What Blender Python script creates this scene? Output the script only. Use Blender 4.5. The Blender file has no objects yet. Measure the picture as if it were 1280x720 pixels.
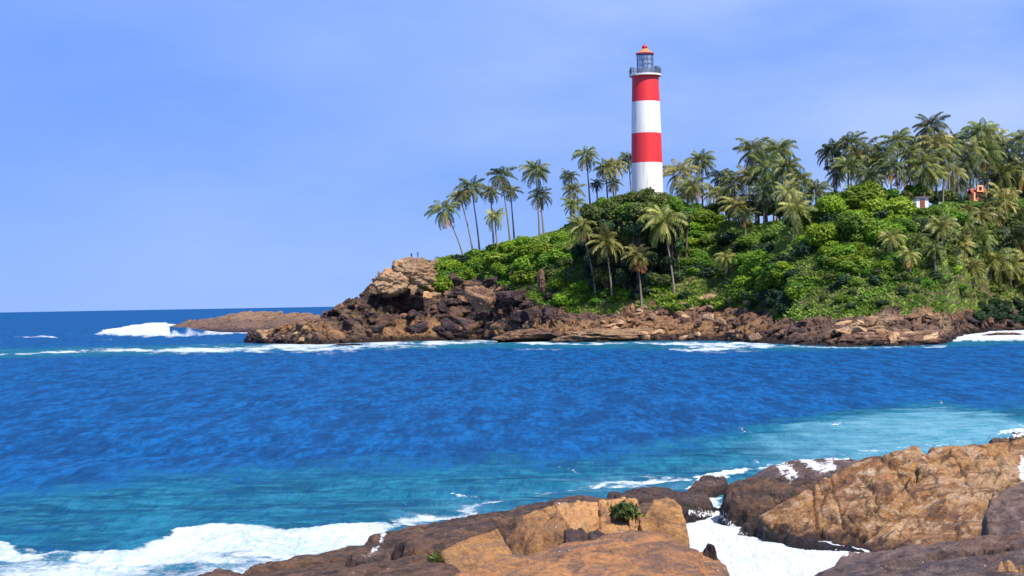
import bpy, math, random
import numpy as np
from mathutils import Matrix, Vector

# ------------------------------------------------------------------ camera, sky, sun, exposure
F_PX = 2000.0
CAM = np.array([0.0, 0.0, 8.5])
PITCH = math.radians(0.553)
ROLL = math.radians(1.0)
SUN_EL = math.radians(56)
SUN_AZ = math.radians(40)          # to the right of straight behind the camera

scene = bpy.context.scene
C = scene.collection
fwd = np.array([0, math.cos(PITCH), math.sin(PITCH)])
up0 = np.array([0, -math.sin(PITCH), math.cos(PITCH)])
rt0 = np.array([1.0, 0, 0])
RT = math.cos(ROLL) * rt0 - math.sin(ROLL) * up0
UP = math.sin(ROLL) * rt0 + math.cos(ROLL) * up0

cam_d = bpy.data.cameras.new('camera')
cam = bpy.data.objects.new('camera', cam_d)
C.objects.link(cam)
cam_d.sensor_width = 36
cam_d.lens = F_PX / 1280 * 36
cam_d.clip_start = 0.5
cam_d.clip_end = 200000
m = Matrix(((RT[0], UP[0], -fwd[0], CAM[0]), (RT[1], UP[1], -fwd[1], CAM[1]),
            (RT[2], UP[2], -fwd[2], CAM[2]), (0, 0, 0, 1)))
cam.matrix_world = m
scene.camera = cam

world = bpy.data.worlds.new('World')
scene.world = world
world.use_nodes = True
wn = world.node_tree
wn.nodes.clear()
wo = wn.nodes.new('ShaderNodeOutputWorld')
bg = wn.nodes.new('ShaderNodeBackground')
sky = wn.nodes.new('ShaderNodeTexSky')
sky.sky_type = 'NISHITA'
sky.sun_disc = False
sky.sun_elevation = SUN_EL
sky.sun_rotation = math.pi - SUN_AZ
sky.altitude = 0
sky.air_density = 0.9
sky.dust_density = 0.25
sky.ozone_density = 4.0
bg.inputs['Strength'].default_value = 0.089
tint = wn.nodes.new('ShaderNodeMix'); tint.data_type = 'RGBA'; tint.blend_type = 'MULTIPLY'
tint.inputs[0].default_value = 1.0
tint.inputs[7].default_value = (0.50, 0.62, 1.15, 1)
wn.links.new(sky.outputs[0], tint.inputs[6])
veil = wn.nodes.new('ShaderNodeMix'); veil.data_type = 'RGBA'; veil.inputs[0].default_value = 0.84
veil.inputs[7].default_value = (1.40, 2.95, 7.6, 1)                 # even tropical blue, thinly veiled
wn.links.new(tint.outputs[2], veil.inputs[6])
# thin high cirrus veil
tc = wn.nodes.new('ShaderNodeTexCoord')
mp = wn.nodes.new('ShaderNodeMapping'); mp.inputs['Scale'].default_value = (2.2, 2.2, 7.0)
mp.inputs['Rotation'].default_value = (0, 0.25, 0.0)
nz = wn.nodes.new('ShaderNodeTexNoise'); nz.inputs['Scale'].default_value = 1.9
nz.inputs['Detail'].default_value = 5; nz.inputs['Roughness'].default_value = 0.5
sx = wn.nodes.new('ShaderNodeSeparateXYZ')
rx = wn.nodes.new('ShaderNodeMapRange'); rx.inputs[1].default_value = -0.45; rx.inputs[2].default_value = 0.45
rx.inputs[3].default_value = 0.0; rx.inputs[4].default_value = 1.1
rz = wn.nodes.new('ShaderNodeMapRange'); rz.inputs[1].default_value = 0.38; rz.inputs[2].default_value = 0.64
rz.inputs[3].default_value = 0.30; rz.inputs[4].default_value = 1.0
mu = wn.nodes.new('ShaderNodeMath'); mu.operation = 'MULTIPLY'
cm = wn.nodes.new('ShaderNodeMix'); cm.data_type = 'RGBA'
cm.inputs[7].default_value = (3.7, 4.9, 8.2, 1)
wn.links.new(tc.outputs['Generated'], mp.inputs[0]); wn.links.new(mp.outputs[0], nz.inputs[0])
wn.links.new(tc.outputs['Generated'], sx.inputs[0]); wn.links.new(sx.outputs[0], rx.inputs[0])
wn.links.new(nz.outputs[0], rz.inputs[0])
wn.links.new(rx.outputs[0], mu.inputs[0]); wn.links.new(rz.outputs[0], mu.inputs[1])
wn.links.new(mu.outputs[0], cm.inputs[0]); hz = wn.nodes.new('ShaderNodeMapRange'); hz.interpolation_type = 'SMOOTHSTEP'
hz.inputs[1].default_value = 0.0; hz.inputs[2].default_value = 0.11; hz.inputs[3].default_value = 0.5; hz.inputs[4].default_value = 0.0
wn.links.new(sx.outputs[2], hz.inputs[0])
hm = wn.nodes.new('ShaderNodeMix'); hm.data_type = 'RGBA'; hm.inputs[7].default_value = (3.0, 4.5, 8.0, 1)
wn.links.new(hz.outputs[0], hm.inputs[0]); wn.links.new(veil.outputs[2], hm.inputs[6])
wn.links.new(hm.outputs[2], cm.inputs[6])
wn.links.new(cm.outputs[2], bg.inputs[0]); wn.links.new(bg.outputs[0], wo.inputs[0])

sd_ = bpy.data.lights.new('sun', 'SUN')
sd_.energy = 5.0
sd_.angle = math.radians(0.5)
sd_.color = (1.0, 0.95, 0.87)
sun = bpy.data.objects.new('sun', sd_)
C.objects.link(sun)
sdir = Vector((math.sin(SUN_AZ) * math.cos(SUN_EL), -math.cos(SUN_AZ) * math.cos(SUN_EL), math.sin(SUN_EL)))
sun.rotation_euler = sdir.to_track_quat('Z', 'Y').to_euler()
sun.location = (40, -40, 90)

scene.view_settings.view_transform = 'Standard'
scene.view_settings.look = 'None'
scene.view_settings.exposure = 0.56
scene.view_settings.gamma = 1.0
scene.cycles.max_bounces = 6
scene.cycles.diffuse_bounces = 3
scene.cycles.transparent_max_bounces = 6
scene.cycles.use_adaptive_sampling = True

# ------------------------------------------------------------------ picture <-> world helpers
def ray(px, py):
    u = (np.asarray(px, float) - 640) / F_PX
    v = (np.asarray(py, float) - 360) / F_PX
    return fwd + u[..., None] * RT - v[..., None] * UP

def ae(px, py):
    r = ray(px, py)
    return r[..., 0] / r[..., 1], r[..., 2] / r[..., 1]

def at_z(px, py, z):
    r = ray(px, py)
    t = (np.asarray(z, float) - CAM[2]) / r[..., 2]
    return CAM + r * t[..., None]

def project(x, y, z):
    d = np.stack([x - CAM[0], y - CAM[1], z - CAM[2]], -1)
    w = d @ fwd
    return 640 + F_PX * (d @ RT) / w, 360 - F_PX * (d @ UP) / w

# ------------------------------------------------------------------ numpy noise
rng = np.random.default_rng(11)
random.seed(7)

def _h(ix, iy, iz, s):
    n = (ix * 374761393 + iy * 668265263 + iz * 2147483647 + s * 1274126177) & 0xffffffff
    n = ((n ^ (n >> 13)) * 1274126177) & 0xffffffff
    n = ((n ^ (n >> 16)) * 2246822519) & 0xffffffff
    return (n ^ (n >> 15)) & 0xffff

_G = rng.normal(size=(256, 3)); _G /= np.linalg.norm(_G, axis=1)[:, None]

def perlin(x, y, z=None, s=0):
    x = np.asarray(x, float); y = np.asarray(y, float)
    z = np.zeros_like(x) + (0.37 if z is None else z)
    xi = np.floor(x).astype(np.int64); yi = np.floor(y).astype(np.int64); zi = np.floor(z).astype(np.int64)
    fx = x - xi; fy = y - yi; fz = z - zi
    w = lambda t: t * t * t * (t * (t * 6 - 15) + 10)
    wx, wy, wz = w(fx), w(fy), w(fz)
    out = 0
    for a in (0, 1):
        for b in (0, 1):
            for c in (0, 1):
                g = _G[_h(xi + a, yi + b, zi + c, s) & 255]
                d = g[..., 0] * (fx - a) + g[..., 1] * (fy - b) + g[..., 2] * (fz - c)
                out = out + d * (wx if a else 1 - wx) * (wy if b else 1 - wy) * (wz if c else 1 - wz)
    return out * 1.6

def fbm(x, y, z=None, octs=4, s=0, gain=0.5):
    o = 0; a = 1.0
    for k in range(octs):
        f = 2.03 ** k
        o = o + a * perlin(x * f, y * f, None if z is None else z * f, s + k * 17)
        a *= gain
    return o

def cells(x, y, s=0):
    """2D cellular noise: F1, F2, random id (0..1), vector to the cell's centre"""
    xi = np.floor(x).astype(np.int64); yi = np.floor(y).astype(np.int64)
    f1 = np.full(x.shape, 9.0); f2 = np.full(x.shape, 9.0)
    rid = np.zeros(x.shape); vx = np.zeros(x.shape); vy = np.zeros(x.shape)
    for a in (-1, 0, 1):
        for b in (-1, 0, 1):
            cx, cy = xi + a, yi + b
            px = cx + 0.15 + 0.7 * _h(cx, cy, 0 * cx, s) / 65535.0
            py = cy + 0.15 + 0.7 * _h(cx, cy, 0 * cx, s + 5) / 65535.0
            dx, dy = x - px, y - py
            d = np.hypot(dx, dy)
            nr = d < f1
            f2 = np.where(nr, f1, np.minimum(f2, d))
            rid = np.where(nr, _h(cx, cy, 0 * cx, s + 9) / 65535.0, rid)
            vx = np.where(nr, dx, vx); vy = np.where(nr, dy, vy)
            f1 = np.where(nr, d, f1)
    return f1, f2, rid, vx, vy

def sstep(a, b, x):
    t = np.clip((x - a) / (b - a), 0, 1)
    return t * t * (3 - 2 * t)

def poly_sd(x, y, P):
    """signed distance to a closed polygon, negative inside"""
    P = np.asarray(P, float)
    d = np.full(x.shape, 1e18); ins = np.zeros(x.shape, bool)
    n = len(P)
    for i in range(n):
        ax, ay = P[i]; bx, by = P[(i + 1) % n]
        ex, ey = bx - ax, by - ay
        wx, wy = x - ax, y - ay
        t = np.clip((wx * ex + wy * ey) / (ex * ex + ey * ey + 1e-12), 0, 1)
        d = np.minimum(d, (wx - ex * t) ** 2 + (wy - ey * t) ** 2)
        c = ((ay <= y) != (by <= y)) & (x < ex * (y - ay) / (ey if abs(ey) > 1e-12 else 1e-12) + ax)
        ins ^= c
    d = np.sqrt(d)
    return np.where(ins, -d, d)

def line_d(x, y, P):
    """distance to an open polyline and position along it (index units)"""
    d = np.full(x.shape, 1e9); tt = np.zeros(x.shape)
    for i in range(len(P) - 1):
        ax, ay = P[i][:2]; bx, by = P[i + 1][:2]
        ex, ey = bx - ax, by - ay
        t = np.clip(((x - ax) * ex + (y - ay) * ey) / (ex * ex + ey * ey + 1e-12), 0, 1)
        q = np.hypot(x - ax - ex * t, y - ay - ey * t)
        nr = q < d
        d = np.where(nr, q, d); tt = np.where(nr, i + t, tt)
    return d, tt

# ------------------------------------------------------------------ mesh helpers
def raw_mesh(name, V, Fq, smooth=True):
    """V (n,3), Fq (m,4) or (m,3) or list of such arrays"""
    if not isinstance(Fq, (list, tuple)):
        Fq = [Fq]
    Fq = [np.asarray(f, np.int32) for f in Fq if len(f)]
    me = bpy.data.meshes.new(name)
    V = np.asarray(V, np.float32)
    me.vertices.add(len(V)); me.vertices.foreach_set('co', V.ravel())
    tot = np.concatenate([np.full(len(f), f.shape[1], np.int32) for f in Fq])
    idx = np.concatenate([f.ravel() for f in Fq])
    st = np.concatenate([[0], np.cumsum(tot)[:-1]]).astype(np.int32)
    me.loops.add(len(idx)); me.loops.foreach_set('vertex_index', idx)
    me.polygons.add(len(tot)); me.polygons.foreach_set('loop_start', st); me.polygons.foreach_set('loop_total', tot)
    me.polygons.foreach_set('use_smooth', np.full(len(tot), smooth))
    me.update(calc_edges=True)
    return me

def vattr(me, name, vals):
    vals = np.asarray(vals, np.float32)
    if vals.ndim == 1:
        a = me.attributes.new(name, 'FLOAT', 'POINT'); a.data.foreach_set('value', vals)
    else:
        if vals.shape[1] == 3:
            vals = np.concatenate([vals, np.ones((len(vals), 1), np.float32)], 1)
        a = me.attributes.new(name, 'FLOAT_COLOR', 'POINT'); a.data.foreach_set('color', vals.ravel())

def grid_faces(nr, nc, keep=None):
    i = np.arange(nr * nc).reshape(nr, nc)
    q = np.stack([i[:-1, :-1], i[:-1, 1:], i[1:, 1:], i[1:, :-1]], -1)
    if keep is not None:
        k = keep[:-1, :-1] | keep[:-1, 1:] | keep[1:, 1:] | keep[1:, :-1]
        q = q[k]
    return q.reshape(-1, 4)

def compact(V, Fq, attrs=()):
    u, inv = np.unique(Fq.ravel(), return_inverse=True)
    return V[u], inv.reshape(Fq.shape), [a[u] for a in attrs]

def link(name, me, mats=(), parent=None, loc=None):
    o = bpy.data.objects.new(name, me)
    C.objects.link(o)
    for mt in (mats if isinstance(mats, (list, tuple)) else [mats]):
        me.materials.append(mt)
    if parent: o.parent = parent
    if loc is not None: o.location = loc
    return o

def tag(o, label=None, cat=None, group=None, kind=None):
    if label: o['label'] = label
    if cat: o['category'] = cat
    if group: o['group'] = group
    if kind: o['kind'] = kind
    return o

def empty(name, loc):
    o = bpy.data.objects.new(name, None); C.objects.link(o); o.location = loc
    return o

class MB:
    def __init__(s): s.v = []; s.q = []; s.t = []; s.mi_q = []; s.mi_t = []
    def quad(s, a, b, c, d, mi=0):
        n = len(s.v); s.v += [a, b, c, d]; s.q.append((n, n + 1, n + 2, n + 3)); s.mi_q.append(mi)
    def box(s, c, h, rot=0.0, mi=0):
        n = len(s.v); cr, sr = math.cos(rot), math.sin(rot)
        for dz in (-1, 1):
            for dx, dy in ((-1, -1), (1, -1), (1, 1), (-1, 1)):
                x, y = dx * h[0], dy * h[1]
                s.v.append((c[0] + x * cr - y * sr, c[1] + x * sr + y * cr, c[2] + dz * h[2]))
        for f in ((0, 3, 2, 1), (4, 5, 6, 7), (0, 1, 5, 4), (1, 2, 6, 5), (2, 3, 7, 6), (3, 0, 4, 7)):
            s.q.append(tuple(n + k for k in f)); s.mi_q.append(mi)
    def lathe(s, prof, seg=40, mi=0, c=(0, 0, 0)):
        n = len(s.v)
        for r, z in prof:
            for k in range(seg):
                a = 2 * math.pi * k / seg
                s.v.append((c[0] + r * math.cos(a), c[1] + r * math.sin(a), c[2] + z))
        for i in range(len(prof) - 1):
            for k in range(seg):
                k2 = (k + 1) % seg
                s.q.append((n + i * seg + k, n + i * seg + k2, n + (i + 1) * seg + k2, n + (i + 1) * seg + k))
                s.mi_q.append(mi[i] if isinstance(mi, (list, tuple)) else mi)
    def tube(s, pts, rad, seg=8, mi=0):
        pts = [Vector(p) for p in pts]; n = len(s.v)
        if not isinstance(rad, (list, tuple, np.ndarray)): rad = [rad] * len(pts)
        for i, p in enumerate(pts):
            d = (pts[min(i + 1, len(pts) - 1)] - pts[max(i - 1, 0)]).normalized()
            a = d.cross(Vector((0.3, 0.9, 0.21))).normalized(); b = d.cross(a)
            for k in range(seg):
                t = 2 * math.pi * k / seg
                s.v.append(tuple(p + (a * math.cos(t) + b * math.sin(t)) * rad[i]))
        for i in range(len(pts) - 1):
            for k in range(seg):
                k2 = (k + 1) % seg
                s.q.append((n + i * seg + k, n + i * seg + k2, n + (i + 1) * seg + k2, n + (i + 1) * seg + k)); s.mi_q.append(mi)
    def build(s, name, mats, parent=None, smooth=False, loc=None):
        me = raw_mesh(name, np.array(s.v), np.array(s.q), smooth)
        me.polygons.foreach_set('material_index', np.array(s.mi_q, np.int32))
        return link(name, me, mats, parent, loc)

# ------------------------------------------------------------------ materials
def mat(name):
    mt = bpy.data.materials.new(name); mt.use_nodes = True
    nt = mt.node_tree
    return mt, nt, nt.nodes['Principled BSDF'], nt.nodes['Material Output']

def N(nt, typ, **kw):
    n = nt.nodes.new(typ)
    for k, v in kw.items():
        if k.startswith('i_'):
            n.inputs[k[2:].replace('_', ' ')].default_value = v
        else:
            setattr(n, k, v)
    return n

def mixc(nt, fac, a, b, mode='MIX'):
    n = nt.nodes.new('ShaderNodeMix'); n.data_type = 'RGBA'; n.blend_type = mode
    for sock, v in ((0, fac), (6, a), (7, b)):
        if isinstance(v, (int, float)): n.inputs[sock].default_value = v
        elif isinstance(v, tuple): n.inputs[sock].default_value = (*v[:3], 1)
        else: nt.links.new(v, n.inputs[sock])
    return n.outputs[2]

def mrange(nt, src, a, b, c=0.0, d=1.0):
    n = nt.nodes.new('ShaderNodeMapRange'); n.interpolation_type = 'SMOOTHSTEP'
    for i, v in enumerate((a, b, c, d)): n.inputs[i + 1].default_value = v
    nt.links.new(src, n.inputs[0])
    return n.outputs[0]

def noise(nt, vec, scale, detail=5, rough=0.55, dist=0.0):
    n = N(nt, 'ShaderNodeTexNoise'); n.inputs['Scale'].default_value = scale
    n.inputs['Detail'].default_value = detail; n.inputs['Roughness'].default_value = rough
    n.inputs['Distortion'].default_value = dist
    nt.links.new(vec, n.inputs['Vector'])
    return n.outputs['Fac']

def math_(nt, op, a, b=None):
    n = N(nt, 'ShaderNodeMath', operation=op)
    for i, v in enumerate((a, b)):
        if v is None: continue
        if isinstance(v, (int, float)): n.inputs[i].default_value = v
        else: nt.links.new(v, n.inputs[i])
    return n.outputs[0]

def bump(nt, h, strength, dist, prev=None):
    n = N(nt, 'ShaderNodeBump'); n.inputs['Strength'].default_value = strength; n.inputs['Distance'].default_value = dist
    nt.links.new(h, n.inputs['Height'])
    if prev is not None: nt.links.new(prev, n.inputs['Normal'])
    return n.outputs[0]

def rock_mat(name, c1, c2, c3, dark, wet0, wet1, scale=1.0, bstr=1.0, attr=False, objrnd=False, rust=None, bd=0.12, streak=0.6, con=1.0, lowb=None):
    lowb = lowb or (3.0 if bd > .2 else 1.1)
    mt, nt, bs, out = mat(name)
    geo = N(nt, 'ShaderNodeNewGeometry'); pos = geo.outputs['Position']
    n1 = noise(nt, pos, 0.35 * scale, 6, 0.6, 0.6)
    n2 = noise(nt, pos, 1.7 * scale, 7, 0.65, 0.8)
    n3 = noise(nt, pos, 9.0 * scale, 6, 0.7)
    mp = N(nt, 'ShaderNodeMapping'); mp.vector_type = 'TEXTURE'; mp.inputs['Rotation'].default_value = (0.15, 0.2, streak)
    mp.inputs['Scale'].default_value = (2.6 / scale, 0.6 / scale, 0.35 / scale)
    nt.links.new(pos, mp.inputs[0])
    n4 = noise(nt, mp.outputs[0], 1.0, 6, 0.65, 1.2)
    col = mixc(nt, mrange(nt, n1, 0.43, 0.58), c1, c2)
    n0 = noise(nt, pos, 0.16 * scale, 4, 0.55, 0.5)
    col = mixc(nt, mrange(nt, n0, 0.50, 0.60, 0, 0.4 * con), col, tuple(.35 * q + .65 * w for q, w in zip(c1, dark)))
    col = mixc(nt, mrange(nt, n0, 0.46, 0.34, 0, 0.55), col, c3)
    if attr:
        at = N(nt, 'ShaderNodeAttribute'); at.attribute_name = 'tone'
        col = mixc(nt, 0.78, col, at.outputs['Color'])
    col = mixc(nt, mrange(nt, n4, 0.48, 0.62, 0, 0.8), col, c3)
    if rust: col = mixc(nt, mrange(nt, n2, 0.56, 0.72, 0, 0.55), col, rust)
    col = mixc(nt, mrange(nt, n2, 0.50, 0.36, 0, 0.75 * con), col, dark)
    col = mixc(nt, mrange(nt, n4, 0.46, 0.36, 0, 0.7 * con), col, dark)
    col = mixc(nt, mrange(nt, n3, 0.3, 0.75, 0.0, 0.55), col, mixc(nt, 1.0, col, (0.55, 0.5, 0.48), 'MULTIPLY'))
    if objrnd:
        oi = N(nt, 'ShaderNodeObjectInfo')
        hs = N(nt, 'ShaderNodeHueSaturation')
        nt.links.new(mrange(nt, oi.outputs['Random'], 0, 1, 0.6, 1.35), hs.inputs['Value'])
        nt.links.new(col, hs.inputs['Color']); col = hs.outputs[0]
    # wet, weed-dark band near the water line
    sep = N(nt, 'ShaderNodeSeparateXYZ'); nt.links.new(pos, sep.inputs[0])
    zz = math_(nt, 'ADD', sep.outputs[2], math_(nt, 'MULTIPLY', math_(nt, 'SUBTRACT', n2, 0.5), (wet1 - wet0) * 2.2))
    wet = mrange(nt, zz, wet1, wet0)
    col = mixc(nt, wet, col, mixc(nt, 1.0, col, (0.20, 0.17, 0.18), 'MULTIPLY'))
    fa = N(nt, 'ShaderNodeAttribute'); fa.attribute_name = 'foam'      # white water running over the stone
    fk = mrange(nt, math_(nt, 'ADD', fa.outputs['Fac'], math_(nt, 'MULTIPLY', math_(nt, 'SUBTRACT', math_(nt, 'ADD', n3, n4), 1.0), 2.2)), 0.5, 0.75)
    col = mixc(nt, fk, col, (0.85, 0.86, 0.88))
    nt.links.new(col, bs.inputs['Base Color'])
    rg = N(nt, 'ShaderNodeMapRange'); nt.links.new(wet, rg.inputs[0]); rg.inputs[3].default_value = 0.86; rg.inputs[4].default_value = 0.42
    nt.links.new(rg.outputs[0], bs.inputs['Roughness'])
    bs.inputs['Specular IOR Level'].default_value = 0.35
    vo = N(nt, 'ShaderNodeTexVoronoi'); vo.feature = 'DISTANCE_TO_EDGE'; vo.inputs['Scale'].default_value = 1.3 * scale
    vm = N(nt, 'ShaderNodeVectorMath', operation='ADD')
    nv = N(nt, 'ShaderNodeTexNoise'); nv.inputs['Scale'].default_value = 1.2 * scale; nt.links.new(pos, nv.inputs['Vector'])
    nt.links.new(pos, vm.inputs[0]); nt.links.new(nv.outputs['Color'], vm.inputs[1]); nt.links.new(vm.outputs[0], vo.inputs['Vector'])
    b = bump(nt, n2, 0.9 * bstr, bd * lowb)
    b = bump(nt, n4, 0.7 * bstr, bd * lowb * .8, b)
    b = bump(nt, mrange(nt, vo.outputs['Distance'], 0, 0.06), 0.4 * bstr, bd * 0.6, b)
    b = bump(nt, n3, 0.9 * bstr, bd * 0.7, b)
    nt.links.new(b, bs.inputs['Normal'])
    return mt

TAN = (0.56, 0.285, 0.10); TAN2 = (0.40, 0.185, 0.065); PALE = (0.62, 0.42, 0.25)
BROWN = (0.20, 0.105, 0.065); DARKR = (0.085, 0.052, 0.045); GREYR = (0.17, 0.125, 0.12)
M_tan = rock_mat('tan_rock', TAN, TAN2, (0.42, 0.24, 0.12), (0.13, 0.07, 0.045), 0.3, 0.9, 1.0, con=1.0, rust=(0.42, 0.15, 0.07))
M_great = rock_mat('great_tan_rock', (0.48, 0.24, 0.085), (0.31, 0.145, 0.055), PALE, (0.12, 0.065, 0.042), 0.2, 0.75, 1.0, 1.6, con=1.15, rust=(0.42, 0.15, 0.07))
M_block = rock_mat('block_rock', (0.56, 0.285, 0.095), (0.42, 0.20, 0.07), (0.28, 0.15, 0.08), (0.16, 0.085, 0.05), 0.2, 0.6, 1.3, 1.2, con=.9)
M_slab = rock_mat('slab_rock', (0.45, 0.205, 0.070), (0.21, 0.10, 0.055), (0.115, 0.078, 0.065), (0.12, 0.07, 0.05), 0.3, 0.8, 1.0, rust=(0.45, 0.16, 0.07))
M_brown = rock_mat('brown_rock', (0.13, 0.072, 0.045), (0.065, 0.040, 0.032), (0.19, 0.095, 0.05), (0.022, 0.016, 0.016), 0.3, 0.8, 1.2, 1.2)
M_dark = rock_mat('dark_rock', (0.065, 0.042, 0.038), (0.09, 0.055, 0.048), (0.14, 0.08, 0.06), (0.035, 0.025, 0.025), 0.2, 0.8, 1.4, 1.3)
M_grey = rock_mat('grey_rock', (0.105, 0.075, 0.072), (0.17, 0.088, 0.055), (0.23, 0.15, 0.12), (0.045, 0.032, 0.034), 0.2, 0.7, 1.1, 1.2)
M_land = rock_mat('headland_rock', (0.30, 0.17, 0.10), (0.20, 0.12, 0.09), (0.36, 0.22, 0.13), (0.05, 0.03, 0.035), 0.5, 2.2, 0.28, 1.3, attr=True, bd=0.6, con=.6)
M_bt = rock_mat('tan_boulder', (0.74, 0.46, 0.25), (0.60, 0.32, 0.15), (0.74, 0.52, 0.33), (0.24, 0.12, 0.07), 0.3, 1.2, 0.4, 1.2, con=.3, objrnd=True, bd=0.45)
M_bb = rock_mat('brown_boulder', (0.34, 0.18, 0.10), (0.21, 0.115, 0.075), (0.42, 0.24, 0.13), (0.05, 0.03, 0.03), 0.3, 1.6, 0.4, 1.2, objrnd=True, bd=0.45)
M_bd = rock_mat('dark_boulder', (0.085, 0.050, 0.052), (0.05, 0.034, 0.040), (0.17, 0.10, 0.085), (0.025, 0.018, 0.022), 0.3, 1.4, 0.4, 1.2, objrnd=True, bd=0.45)

def leaf_mat(name, ca, cb, trans=0.35, rough=0.55):
    mt, nt, bs, out = mat(name)
    at = N(nt, 'ShaderNodeAttribute'); at.attribute_name = 'rnd'
    oi = N(nt, 'ShaderNodeObjectInfo')
    col = mixc(nt, at.outputs['Fac'], ca, cb)
    hs = N(nt, 'ShaderNodeHueSaturation')
    nt.links.new(mrange(nt, oi.outputs['Random'], 0, 1, 0.485, 0.515), hs.inputs['Hue'])
    r2 = math_(nt, 'FRACT', math_(nt, 'MULTIPLY', oi.outputs['Random'], 7.31))
    nt.links.new(mrange(nt, r2, 0, 1, 0.75, 1.25), hs.inputs['Value'])
    nt.links.new(col, hs.inputs['Color'])
    nt.links.new(hs.outputs[0], bs.inputs['Base Color'])
    bs.inputs['Roughness'].default_value = rough
    bs.inputs['Specular IOR Level'].default_value = 0.25
    tr = N(nt, 'ShaderNodeBsdfTranslucent'); nt.links.new(hs.outputs[0], tr.inputs[0])
    mx = N(nt, 'ShaderNodeMixShader'); mx.inputs[0].default_value = trans
    nt.links.new(bs.outputs[0], mx.inputs[1]); nt.links.new(tr.outputs[0], mx.inputs[2])
    nt.links.new(mx.outputs[0], out.inputs[0])
    return mt

L_bright = leaf_mat('bright_leaves', (0.11, 0.215, 0.010), (0.27, 0.38, 0.03), .4)
L_mid = leaf_mat('green_leaves', (0.065, 0.15, 0.014), (0.17, 0.28, 0.03), .4)
L_dark = leaf_mat('dark_leaves', (0.012, 0.034, 0.014), (0.045, 0.085, 0.03), 0.2)  # dark foliage; also carries the painted shade of grove and hill
L_olive = leaf_mat('olive_leaves', (0.05, 0.08, 0.018), (0.19, 0.23, 0.05))
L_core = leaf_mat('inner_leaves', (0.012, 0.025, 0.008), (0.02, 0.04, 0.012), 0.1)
L_palm = leaf_mat('palm_leaves', (0.04, 0.080, 0.018), (0.30, 0.31, 0.08), 0.3, 0.35)
L_palmy = leaf_mat('yellow_palm_leaves', (0.10, 0.14, 0.03), (0.44, 0.39, 0.11), 0.3, 0.4)
L_palmd = leaf_mat('dark_palm_leaves', (0.018, 0.042, 0.020), (0.13, 0.15, 0.05), 0.2, 0.35)
L_dead = leaf_mat('dry_palm_leaves', (0.42, 0.19, 0.05), (0.50, 0.28, 0.09), 0.2, 0.6)
L_grass = leaf_mat('grass_blades', (0.085, 0.17, 0.014), (0.24, 0.33, 0.05))

def plain(name, c, rough=0.6, metal=0.0, nscale=None, namp=0.25, spec=0.4):
    mt, nt, bs, out = mat(name)
    bs.inputs['Roughness'].default_value = rough; bs.inputs['Metallic'].default_value = metal
    bs.inputs['Specular IOR Level'].default_value = spec
    if nscale:
        geo = N(nt, 'ShaderNodeNewGeometry')
        n = noise(nt, geo.outputs['Position'], nscale, 5, 0.6)
        nt.links.new(mixc(nt, mrange(nt, n, 0.35, 0.7, 0, namp), c, tuple(v * 0.45 for v in c)), bs.inputs['Base Color'])
    else:
        bs.inputs['Base Color'].default_value = (*c, 1)
    return mt

M_trunk = plain('palm_bark', (0.22, 0.18, 0.14), 0.85, nscale=2.0)
M_wood = plain('branch_bark', (0.12, 0.085, 0.06), 0.9, nscale=3.0)

# ------------------------------------------------------------------ the headland's ground
def tab(pts):
    p = np.array(pts, float)
    a, e = ae(p[:, 0], p[:, 1])
    o = np.argsort(a)
    return a[o], e[o]

SH = tab([(300, 428), (330, 430), (400, 431), (500, 427), (600, 425), (700, 427), (800, 427), (900, 427), (1000, 432),
          (1060, 433), (1130, 433), (1180, 431), (1205, 421), (1240, 416), (1290, 414), (1500, 412), (1900, 410)])
RK = tab([(300, 420), (330, 416), (350, 412), (400, 404), (440, 390), (500, 374), (530, 368), (580, 356), (610, 350), (645, 358),
          (680, 378), (720, 390), (780, 391), (830, 384), (900, 378), (950, 396), (1000, 398), (1040, 397), (1100, 393),
          (1200, 390), (1235, 388), (1290, 384), (1500, 365), (1900, 360)])
RG = tab([(300, 418), (330, 413), (350, 409), (385, 403), (410, 394), (435, 381), (455, 369), (464, 358), (473, 345), (500, 332), (530, 326),
          (552, 325), (600, 318), (640, 305), (700, 291), (725, 276), (745, 262), (800, 250), (850, 254), (875, 272), (900, 277),
          (950, 283), (1000, 272), (1040, 262), (1090, 252), (1140, 262), (1200, 256), (1290, 250), (1500, 240), (1900, 240)])
_dr = np.array([(300, 3), (400, 6), (460, 9), (530, 12), (600, 12), (700, 14), (800, 15), (900, 20), (1000, 20), (1100, 22), (1200, 20), (1290, 16), (1900, 20)], float)
_dg = np.array([(300, 6), (400, 12), (460, 20), (530, 26), (600, 30), (700, 40), (740, 54), (850, 56), (900, 54), (1000, 60), (1100, 72), (1200, 80), (1290, 84), (1900, 100)], float)
A_dr = ae(_dr[:, 0], np.full(len(_dr), 400.))[0]
A_dg = ae(_dg[:, 0], np.full(len(_dg), 300.))[0]

def land_knots(a):
    es = np.interp(a, *SH); Ys = CAM[2] / np.maximum(-es, 1e-4)
    Yr = Ys + np.interp(a, A_dr, _dr[:, 1]); zr = CAM[2] + np.interp(a, *RK) * Yr
    Yg = Ys + np.interp(a, A_dg, _dg[:, 1]); zg = CAM[2] + np.interp(a, *RG) * Yg
    return Ys, Yr, zr, Yg, zg

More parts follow.
